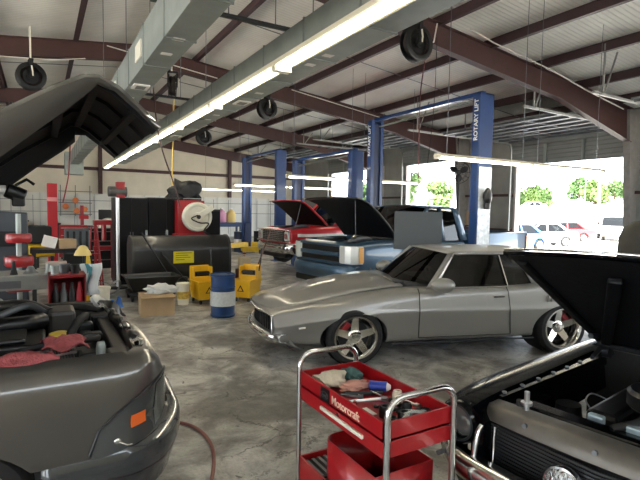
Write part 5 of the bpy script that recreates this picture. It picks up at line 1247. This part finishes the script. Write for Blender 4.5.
drum((7.55, 19.9, 0), 'dark blue drum with white band standing below the blue bench', mat('dark_drum', '1d2b47', .4))
drum((8.6, 20.2, 0), 'black drum right of the far lift left post', mat('black_drum', '1a1b1e', .5), False)
drum((9.25, 20.4, 0), 'black drum farthest right beside the far lift', MATS['black_drum'], False)
t = thing('grease_pump', 'grey grease pump with white top between bench and far lift', 'pump', (8.4, 21.5, 0))
bm = NB(); lathe(bm, [(.2, 0), (.2, .9), (.05, .95), (.05, 1.5)], (0, 0, 0), seg=20); obj('pump_drum', bm, steel_d, t, smooth=40)
bm = NB(); box(bm, -.12, .12, -.1, .1, 1.5, 1.9); obj('pump_head', bm, galv, t, bevel=.02)
# ------------------------------------------------------------------ left: benches and machines behind the grey car
t = thing('workbench', 'grey steel work table behind the grey car engine bay', 'workbench', (-.42, 7.3, 0))
bm = NB(); box(bm, -.6, .72, -.32, .32, .96, 1.0); box(bm, -.58, .70, -.31, .31, .82, .96); obj('table_top', bm, mat('bench_grey', '8d928f', .5, .2, noise=.15), t)
for sx in (-.5, .6):
    for sy in (-.26, .26):
        bm = NB(); box(bm, sx-.05, sx+.05, sy-.05, sy+.05, 0, .82); obj('leg', bm, MATS['bench_grey'], t)
bm = NB(); box(bm, -.4, .2, -.33, -.31, .85, .94); obj('drawer', bm, steel, t)
for i, (x, y, r_, h_, m_, lab) in enumerate(((-.78, 7.2, .05, .16, black, 'black funnel like part standing at the left of the grey work table'), (-.30, 7.15, .045, .17, blackm, 'black ball joint part standing in the middle of the work table'), (-.12, 7.25, .09, .09, steel, 'grey round housing lying on the work table'), (.08, 7.2, .05, .12, galv, 'pale can on the right half of the work table'), (-.5, 7.1, .04, .05, alu, 'bright small fitting on the work table'))):
    bm = NB(); lathe(bm, [(r_, 0), (r_*.6, h_*.4), (r_*.45, h_*.8), (r_*.3, h_)], (x, y, 1.0), seg=18); single('machine_part', bm, m_, lab, 'part', 'parts on the grey work table', smooth=40)
bm = NB(); box(bm, .05, .3, 7.3, 7.5, 1.0, 1.12); single('parts_carton', bm, mat('pink_grey_carton', 'b0a096', .7), 'pale carton on the right end of the grey work table', 'box')
t = thing('tiered_stand', 'red stand with three round trays behind the grey work table', 'stand', (-.28, 8.3, 0))
bm = NB(); cyl(bm, (0, 0, 0), (0, 0, 1.75), .035, seg=12); obj('post', bm, galv, t)
for z, r_, h_ in ((.62, .19, .13), (.98, .19, .15), (1.33, .17, .13)):
    bm = NB(); lathe(bm, [(r_*.9, 0), (r_, .03), (r_, h_-.03), (r_*.92, h_), (.05, h_)], (0, 0, z), seg=28); obj('tray', bm, red, t, smooth=40)
bm = NB(); lathe(bm, [(.28, 0), (.28, .03), (.05, .06)], (0, 0, 0)); obj('base', bm, redd, t, smooth=40)
t = thing('machine_cabinet', 'dark grey machine cabinet with sloping top behind the work light', 'machine', (-.55, 9.6, 0))
bm = NB(); prism(bm, [(-.45, -.3, 0), (.36, -.3, 0), (.36, -.3, 1.75), (-.05, -.3, 1.77), (-.45, -.3, 1.55)], (0, .6, 0)); obj('body', bm, mat('machine_grey', '3a4046', .5, noise=.1), t, bevel=.02)
bm = NB(); box(bm, -.3, .2, -.32, -.3, 1.2, 1.45); obj('control_panel', bm, black, t, bevel=.01)
t = thing('stand_pole', 'thin grey pole standing at the far left behind the grey car', 'pole', (-.62, 8.2, 0))
bm = NB(); cyl(bm, (0, 0, 0), (0, 0, 1.95), .022, seg=10); obj('pole', bm, steel, t)
bm = NB(); lathe(bm, [(.06, 0), (.06, .02), (.03, .04)], (0, 0, 0)); obj('base', bm, steel_d, t)
t = thing('lift_post', 'bright red upright post with pale band behind the grey car', 'post', (.26, 13.6, 0))
bm = NB(); box(bm, -.11, .11, -.1, .1, .02, 2.42); obj('post', bm, mat('post_red', 'a3101c', .6), t, bevel=.01)
bm = NB(); box(bm, -.115, .115, -.105, .105, 1.98, 2.08); obj('band', bm, mat('pink_band', 'd98a8a', .5), t)
bm = NB(); box(bm, -.3, .3, -.3, .3, 0, .02); obj('base_plate', bm, redd, t)
t = thing('service_cart', 'red cart full of dark bottles at the corner of the work table', 'cart', (.27, 6.65, 0))
bm = NB(); box(bm, -.2, .2, -.2, .2, .2, .23); box(bm, -.2, .2, -.2, .2, 1.02, 1.05); box(bm, -.2, .2, .18, .2, .2, 1.05); box(bm, -.2, -.185, -.2, .2, .2, 1.05); box(bm, .185, .2, -.2, .2, .2, 1.05); box(bm, -.2, .2, -.2, .2, .6, .63); obj('frame', bm, redd, t)
for sx in (-.17, .17):
    for sy in (-.17, .17):
        bm = NB(); cyl(bm, (sx, sy, .06), (sx, sy, .2), .015); lathe(bm, [(.06, -.02), (.06, .02)], (sx, sy, .06), (1, 0, 0), 14); obj('caster', bm, rubber, t)
for i, (x, m_, lab) in enumerate(((-.13, black, 'black bottle on the left of the red cart shelf'), (-.04, mat('bottle_grey', '55585a', .4), 'grey bottle in the middle of the red cart shelf'), (.05, black, 'black bottle right of the grey one on the red cart'), (.13, mat('bottle_red', 'a8202c', .4), 'red bottle on the right of the red cart shelf'))):
    bm = NB(); lathe(bm, [(.038, 0), (.04, .02), (.04, .2), (.018, .27), (.018, .32)], (.27+x, 6.53, .63), seg=16); single('bottle', bm, m_, lab, 'bottle', 'bottles in the red cart', smooth=40)
for i, (x, y, s_, m_, lab) in enumerate(((.14, 6.6, .05, galv, 'bright cup on top of the red cart, left'), (.25, 6.7, .06, steel, 'grey cup on top of the red cart, middle'), (.36, 6.62, .055, black, 'black cup on top of the red cart, right'))):
    bm = NB(); lathe(bm, [(s_*.8, 0), (s_, .11), (s_*.85, .11), (s_*.7, .02)], (x, y, 1.05), seg=16); single('cup', bm, m_, lab, 'cup', 'cups on the red cart', smooth=40)
t = thing('easel_stand', 'yellow legged stand draped with white and blue cloth', 'stand', (.56, 7.35, 0))
for k, (dx, dy) in enumerate(((-.08, -.15), (.16, -.1), (.02, .22))):
    bm = NB(); bar(bm, (0, 0, 1.2), (dx, dy, 0), .04); obj('leg', bm, yellowp, t)
bm = NB(); grid(bm, [[(-.12+.26*u+.03*math.sin(5*v+u), -.17+.05*math.sin(8*u)-.03*v, 1.1-.42*v) for u in [k/8 for k in range(9)]] for v in [k/6 for k in range(7)]]); cl = obj('cloth', bm, mat('cloth_white', 'c9d0d4', .8, noise=.06), t, smooth=70, solid=.006)
bm = NB(); grid(bm, [[(-.05+.06*u+.03*math.sin(5*v+u), -.178+.05*math.sin(8*(.27+.23*u))-.03*v, 1.1-.42*v) for u in [k/4 for k in range(5)]] for v in [k/6 for k in range(7)]]); obj('blue_stripe', bm, mat('cloth_blue', '4d8f96', .8), cl, smooth=70)
bm = NB(); lathe(bm, [(.005, .14), (.04, .13), (.09, .06), (.115, 0), (.105, 0), (.08, .05)], (.50, 7.38, 1.2), seg=24, cap=False)
single('funnel', bm, mat('straw_yellow', 'd6bf7c', .6), 'pale yellow funnel turned over on the draped stand', 'funnel', smooth=50)
t = thing('bucket', 'white pail standing on the floor behind the draped stand', 'bucket', (.95, 9.6, 0))
bm = NB(); lathe(bm, [(.13, 0), (.15, .36), (.16, .36), (.16, .4), (.14, .4)], (0, 0, 0), seg=24); obj('pail', bm, offwhite, t, smooth=40)
bm = NB(); tube(bm, [(.16*math.cos(a), .14*math.sin(a), .38-.12*math.sin(a)) for a in [PI+PI*k/12 for k in range(13)]], .004, 5); obj('handle', bm, steel, t)
t = thing('work_stool', 'dark bench carrying white and brown cartons behind the red trays', 'bench', (.25, 9.0, 0))
bm = NB(); box(bm, -.4, .45, -.25, .25, 1.12, 1.18); obj('bench_top', bm, black, t)
for sx in (-.35, .4):
    for sy in (-.2, .2):
        bm = NB(); box(bm, sx-.03, sx+.03, sy-.03, sy+.03, 0, 1.12); obj('leg', bm, steel_d, t)
bm = NB(); box(bm, -.1, .1, -.1, .1, 0, .17); o = single('carton', bm, white, 'tilted white carton on the dark bench, left of the brown one', 'box', loc=(.10, 8.95, 1.2)); o.rotation_euler = (0, R(16), 0)
o.location.z = 1.21
bm = NB(); box(bm, -.13, .13, -.12, .12, 0, .15); single('carton', bm, card, 'brown carton on the dark bench right of the white one', 'box', loc=(.36, 9.0, 1.18), rz=R(12))
# cables and small things on the floor left of the tank
for i, (x, y, c, lab) in enumerate(((1.1, 9.3, '2f63b5', 'small blue funnel on the floor near the white pail'), (1.25, 9.6, '3a6fc0', 'blue plastic cup on the floor left of the drain pan'), (1.0, 8.9, '9aa0a0', 'grey tin can on the floor near the blue funnel'))):
    bm = NB(); lathe(bm, [(.08, 0), (.05, .1), (.03, .18), (.02, .2)], (x, y, 0), seg=16); single('floor_cup', bm, mat('fl_%s' % c, c, .4), lab, 'cup', smooth=40)
hose('hose_coil', 'pale grey hose looping on the floor behind the white pail', 'hose', [(.9, 10.5, .02), (1.2, 10.9, .02), (1.34, 10.4, .2), (1.3, 9.95, .45), (1.1, 10.1, .3), (1.0, 10.5, .02)], .02, mat('pale_hose', '9b9c98', .5))
t = thing('tool_case', 'grey ribbed tool case on a low black stand right of the red post', 'case', (.62, 10.6, 0))
bm = NB(); box(bm, -.22, .22, -.18, .18, .95, 1.42); obj('case_body', bm, mat('case_grey', '565d62', .5), t, bevel=.02)
for k in range(4):
    bm = NB(); box(bm, -.19+k*.11, -.15+k*.11, -.2, -.18, .98, 1.39); obj('case_rib', bm, steel_d, t)
bm = NB(); box(bm, -.25, .25, -.2, .2, .06, .94); obj('stand', bm, blackm, t); bm = NB(); box(bm, -.2, .2, -.15, .15, 0, .06); obj('base', bm, blackm, t)
t = thing('step_ladder', 'narrow red folding ladder standing right of the grey tool case', 'ladder', (.98, 11.2, 0))
for sx, e in ((-1, .22), (1, .22)):
    bm = NB(); bar(bm, (sx*.05, 0, 1.45), (sx*.17, -.15, 0), .035); bar(bm, (sx*.05, 0, 1.45), (sx*.15, .22, 0), .03); obj('rail', bm, redd, t)
for k in range(4):
    bm = NB(); z = .3+k*.28; f = (1.45-z)/1.45; box(bm, -.05-.12*f, .05+.12*f, -.15*f-.04, -.15*f+.04, z, z+.025); obj('rung', bm, redd, t)
t = thing('generator', 'black engine driven compressor with yellow tank left of the red post', 'compressor', (-.05, 11.5, 0))
bm = NB(); cyl(bm, (-.3, 0, .95), (.3, 0, .95), .14, seg=20); obj('tank', bm, yellowp, t, smooth=40); bm = NB(); box(bm, -.3, .25, -.18, .18, 1.1, 1.45); obj('engine', bm, blackm, t, bevel=.03)
for sx in (-.25, .25):
    bm = NB(); box(bm, sx-.03, sx+.03, -.15, .15, 0, .83); obj('leg', bm, steel_d, t)
# row of machines and tool chests along the back of the shop
def chest(loc, w_, d_, h_, m, label, n=4):
    t = thing('tool_chest', label, 'tool chest', loc)
    bm = NB(); box(bm, -w_/2, w_/2, -d_/2, d_/2, .1, h_); obj('body', bm, m, t, bevel=.01)
    for k in range(n):
        z0 = .14+(h_-.18)*k/n; bm = NB(); box(bm, -w_/2+.03, w_/2-.03, -d_/2-.015, -d_/2, z0, z0+(h_-.18)/n-.02); dr = obj('drawer', bm, m, t)
        bm = NB(); box(bm, -w_/2+.06, w_/2-.06, -d_/2-.03, -d_/2-.015, z0+(h_-.18)/n-.06, z0+(h_-.18)/n-.04); obj('pull', bm, alu, dr)
    for sx in (-1, 1):
        bm = NB(); lathe(bm, [(.05, -.02), (.05, .02)], (sx*(w_/2-.08), 0, .05), (1, 0, 0), 12); obj('caster', bm, rubber, t)
chest((1.55, 15.2, 0), 1.0, .5, 1.25, black, 'black tool chest left of the black cabinets')
chest((-.6, 16.0, 0), 1.1, .5, 1.3, steel_d, 'dark grey tool chest left of the red upright post')
chest((1.0, 19.0, 0), .9, .5, 1.2, redd, 'dark red tool chest far behind the red upright post')
t = thing('drill_press', 'tall red drill press stand by the back wall', 'drill press', (1.35, 20.0, 0))
bm = NB(); cyl(bm, (0, 0, .05), (0, 0, 1.9), .06, seg=12); obj('column', bm, redd, t)
bm = NB(); box(bm, -.12, .2, -.3, .1, 1.4, 1.55); obj('head', bm, red, t, bevel=.02)
bm = NB(); box(bm, -.25, .25, -.35, .15, .95, 1.0); obj('table', bm, steel_d, t); bm = NB(); bar(bm, (-.28, 0, .05), (0, 0, 1.0), .05); bar(bm, (.28, 0, .05), (0, 0, 1.0), .05); obj('brace', bm, redd, t); bm = NB(); box(bm, -.3, .3, -.3, .3, 0, .05); obj('base', bm, redd, t)
t = thing('hydraulic_press', 'red shop press standing left of the black cabinets', 'press', (1.42, 13.6, 0))
for s in (-1, 1):
    bm = NB(); box(bm, s*.2-.03, s*.2+.03, -.08, .08, 0, 1.5); obj('upright', bm, redd, t)
bm = NB(); box(bm, -.25, .25, -.09, .09, 1.4, 1.52); obj('crossbeam', bm, red, t)
bm = NB(); cyl(bm, (0, 0, 1.0), (0, 0, 1.4), .06); obj('ram', bm, red, t)
bm = NB(); box(bm, -.25, .25, -.12, .12, .75, .85); obj('bed', bm, redd, t)
t = thing('balancer', 'pale wheel machine with dark screen right of the drill press', 'machine', (2.3, 21, 0))
bm = NB(); box(bm, -.4, .4, -.3, .3, 0, 1.0); obj('body', bm, steel, t, bevel=.03); bm = NB(); box(bm, -.3, .3, -.1, 0, 1.35, 1.75); obj('screen', bm, black, t, bevel=.02); bm = NB(); box(bm, -.04, .04, -.04, .02, 1.0, 1.4); obj('neck', bm, steel, t)
bm = NB(); lathe(bm, [(.22, -.04), (.36, -.09), (.38, 0), (.36, .09), (.22, .04)], (0, -.45, 1.05), (0, 1, 0), 24); obj('guard', bm, offwhite, t, smooth=40)
# wall rack with orange lines and grey conduit frame on the back wall
t = thing('wall_rack', 'grey wire rack with orange reels hung on the back wall', 'rack', (1.7, 30.7, 1.3))
bm = NB()
for z in (.1, .75, 1.4): bar(bm, (-.8, .1, z), (.9, .1, z), .04)
for x in (-.7, .05, .8): bar(bm, (x, .1, 0), (x, .1, 1.75), .04)
obj('frame', bm, steel, t)
for x, z in ((-.45, .55), (.05, .9), (.5, .4), (.1, .3)):
    bm = NB(); lathe(bm, [(.06, -.04), (.16, -.05), (.16, .05), (.06, .04)], (x, 0, z), (0, 1, 0), 18); obj('reel', bm, mat('orange_cord', 'd9793a', .6), t, smooth=40)
# mesh of conduits and rails over the liner
bm = NB()
for z in (1.55, 2.2): bar(bm, (-9, 30.9, z), (15.5, 30.9, z), .03)
for k in range(24): x = -8.5+k*1.02; bar(bm, (x, 30.9, .2), (x, 30.9, 2.45), .022)
single('wall_grid', bm, mat('grid_grey', '6f716f', .6), 'grey wire grid of rails fixed over the pale back wall liner', 'wall grid')
# clutter row in front of the back wall
rnd = random.Random(21)
cols = [('black', black), ('grey', steel), ('dark red', redd), ('brown', card), ('white', white), ('dark grey', steel_d)]
for k in range(9):
    x = -3.2+k*.78; n_, m_ = cols[k % 6]; w_ = rnd.uniform(.25, .34); h_ = rnd.uniform(.5, 1.5)
    t = thing('storage_bin', '%s storage bin along the back wall, %s from the left of its row' % (n_, ['first', 'second', 'third', 'fourth', 'fifth', 'sixth', 'seventh', 'eighth', 'ninth'][k]), 'bin', (x, 29.9, 0), 0, 'storage bins along the back wall')
    bm = NB(); box(bm, -w_, w_, -.25, .25, 0, h_); obj('bin_body', bm, m_, t, bevel=.02)
    bm = NB(); box(bm, -w_-.02, w_+.02, -.27, .27, h_, h_+.06); obj('lid', bm, steel_d, t, bevel=.01)
# covered machine at the right edge
t = thing('covered_machine', 'rounded dark grey covered machine at the right wall beside the open bay', 'machine', (9.95, 4.85, 0))
bm = NB(); lathe(bm, [(.36, .03), (.40, .3), (.40, 1.1), (.38, 1.45), (.30, 1.66), (.16, 1.76), (.001, 1.79)], (0, 0, 0), seg=24, cap=False); obj('cover', bm, mat('dark_cover', '38362f', .7, noise=.2, bump=.3, bscale=8), t, smooth=60)
bm = NB(); lathe(bm, [(.32, 0), (.32, .03)], (0, 0, 0)); obj('base', bm, blackm, t)
# ------------------------------------------------------------------ the yard outside
def sedan(label, loc, rz, paint):
    t = thing('car', label, 'car', loc, rz, 'cars parked in the yard')
    def st(x, zb, w_, zs, zc): return (x, [(0, zb), (w_*.7, zb), (w_-.04, zb+.03), (w_, zb+.25), (w_-.01, zs-.14), (w_-.08, zs), (w_*.5, zc), (0, zc)])
    b = obj('body', loft([st(2.25, .4, .74, .66, .68), st(2.18, .3, .80, .72, .74), st(1.4, .22, .88, .86, .92), st(.9, .2, .89, .92, 1.0), st(0, .2, .89, .95, .98), st(-1.2, .2, .89, .98, 1.02), st(-1.9, .26, .87, .98, 1.04), st(-2.2, .36, .8, .92, .95), st(-2.26, .45, .76, .85, .86)]), paint, t, sub=2)
    bake(b); cut(b, [arch(x, .32, .37, a, b_) for x in (1.38, -1.3) for a, b_ in ((.5, 1.2), (-1.2, -.5))]); b.data.set_sharp_from_angle(angle=R(40))
    greenhouse(t, paint, glassd, .95, 1.44, .78, .58, .98, .25, -.95, -1.65, [(.9, 1.0, .2, .3), (-.2, -.1, -.2, -.12), (-1.65, -1.4, -1.0, -.85)], crown=.05)
    for s in (-1, 1):
        bm = NB(); box(bm, 2.05, 2.2, min(s*.45, s*.76), max(s*.45, s*.76), .58, .70); obj('headlight', bm, lampglass, t, bevel=.03)
        bm = NB(); box(bm, -2.25, -2.1, min(s*.5, s*.78), max(s*.5, s*.78), .72, .86); obj('tail_light', bm, redd, t, bevel=.02)
    for x in (1.38, -1.3):
        for s in (-1, 1): wheel(t, x, s*.79, .31, .2, .2, s, 5, rim=alu)
    return t
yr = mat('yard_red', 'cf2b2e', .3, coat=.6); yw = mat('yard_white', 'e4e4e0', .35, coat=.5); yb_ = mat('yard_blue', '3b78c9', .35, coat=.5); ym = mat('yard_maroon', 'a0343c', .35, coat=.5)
sedan('red sedan parked outside, seen through the right open bay', (35.2, 23.0, -.2), R(146), yr)
pickup('white pickup parked outside at the right edge of the open bay', (41.2, 22.4, -.2), R(215), yw, name='pickup_truck')
sedan('dark blue car parked outside behind the slate blue truck bed', (23.4, 18.4, -.2), R(170), yb_)
sedan('dark red car parked far out, above the blue pickup', (56.5, 49.5, 1.0), R(150), ym)
sedan('white car parked far out beside the dark red one', (62, 45.5, 2.1), R(160), yw)
sedan('maroon car seen through the middle bay, above the blue pickup cab', (28.0, 31.2, -.2), R(170), ym)
sedan('blue car seen through the middle bay beside the shop fan', (25.5, 25.6, -.2), R(175), yb_)
sedan('added white car standing in for sun glare on the red sedan hood', (28.6, 20.2, -.2), R(150), yw)  # added car; its white stands in for sun glare on the red hood
bm = NB(); cyl(bm, (0, 0, -.4), (0, 0, 9), .12, .09, seg=12); single('utility_pole', bm, mat('pole_pink', 'a98a80', .8), 'tall wooden utility pole standing in the yard beside the white pickup', 'pole', loc=(45.3, 26.0, 0))
bm = NB(); cyl(bm, (0, 0, 0), (0, 0, 6), .08, seg=10); single('lamp_pole', bm, steel, 'thin grey pole in front of the tree line', 'pole', loc=(80.5, 48.6, 3.6))
# trees
leafm = [mat('leaf_a', '46602f', .7, noise=.25, nscale=2), mat('leaf_b', '3d5a2b', .7, noise=.25, nscale=2), mat('leaf_c', '566e38', .7, noise=.25, nscale=2)]
barkm = mat('bark', '5b4a3a', .9)
def tree(label, loc, h, wd, seed, m):
    rnd = random.Random(seed); t = thing('tree', label, 'tree', loc, rnd.uniform(0, 6), 'trees beyond the yard')
    bm = NB(); tube(bm, [(0, 0, -.3), (.1, .05, h*.3), (.0, .1, h*.7)], [wd*.05, wd*.04, wd*.02], 8); obj('trunk', bm, barkm, t)
    bm = NB()
    cl = [(rnd.uniform(-1, 1)*wd*.33, rnd.uniform(-1, 1)*wd*.33, h*rnd.uniform(.25, .78), rnd.uniform(.2, .3)*wd) for _ in range(12)]
    for (x, y, z, r_) in cl:
        for k in range(110):
            u = Vector((rnd.gauss(0, 1), rnd.gauss(0, 1), rnd.gauss(0, 1))).normalized()*r_*rnd.uniform(.6, 1.05); c = Vector((x, y, z))+u; c.z = max(c.z, 0)
            a = Vector((rnd.gauss(0, 1), rnd.gauss(0, 1), rnd.gauss(0, 1))).normalized()*wd*.05; b = a.orthogonal().normalized()*wd*.045
            bm.faces.new([bm.verts.new(c-a-b), bm.verts.new(c+a-b), bm.verts.new(c+a+b), bm.verts.new(c-a+b)])
    obj('foliage', bm, m, t); return t
TR = [(61, 72, 9, 7, 'round green tree seen through the middle open bay'), (54, 77, 8, 6, 'small green tree seen left of the nearest lift left post'), (66, 68.5, 7.5, 6, 'green tree seen through the middle bay beside the shop fan'), (46, 81, 9, 7, 'green tree seen between the lift posts in the far bay'),
      (78, 61, 4.6, 4.6, 'small pale tree at the left edge of the right open bay'), (80.5, 58.8, 4.2, 5, 'low bushy tree second from the left of the right bay'), (83, 57.2, 3.6, 4, 'low bush right of the pale tree outside'), (90, 55.5, 5.4, 6, 'largest round tree above the red sedan'), (92.5, 54, 5.2, 6, 'second large tree above the red sedan'), (95, 51.5, 4.6, 5, 'low tree left of the utility pole'), (97, 49, 4.0, 5, 'low tree right of the utility pole'), (100, 46.5, 5.6, 7, 'yellowish tree at the right edge of the open bay')]
for i, (x, y, h, wd, lab) in enumerate(TR):
    if i % 2: x, y, h = x*1.09, y*1.09, h*1.02
    wd *= .82
    z = -.2 if x < 46 else (-.2+(x-46)/24*1.8 if x < 70 else min(5.2, 1.6+(x-70)/35*3.6))
    tree(lab, (x, y, z), h, wd, 30+i, leafm[i % 3])
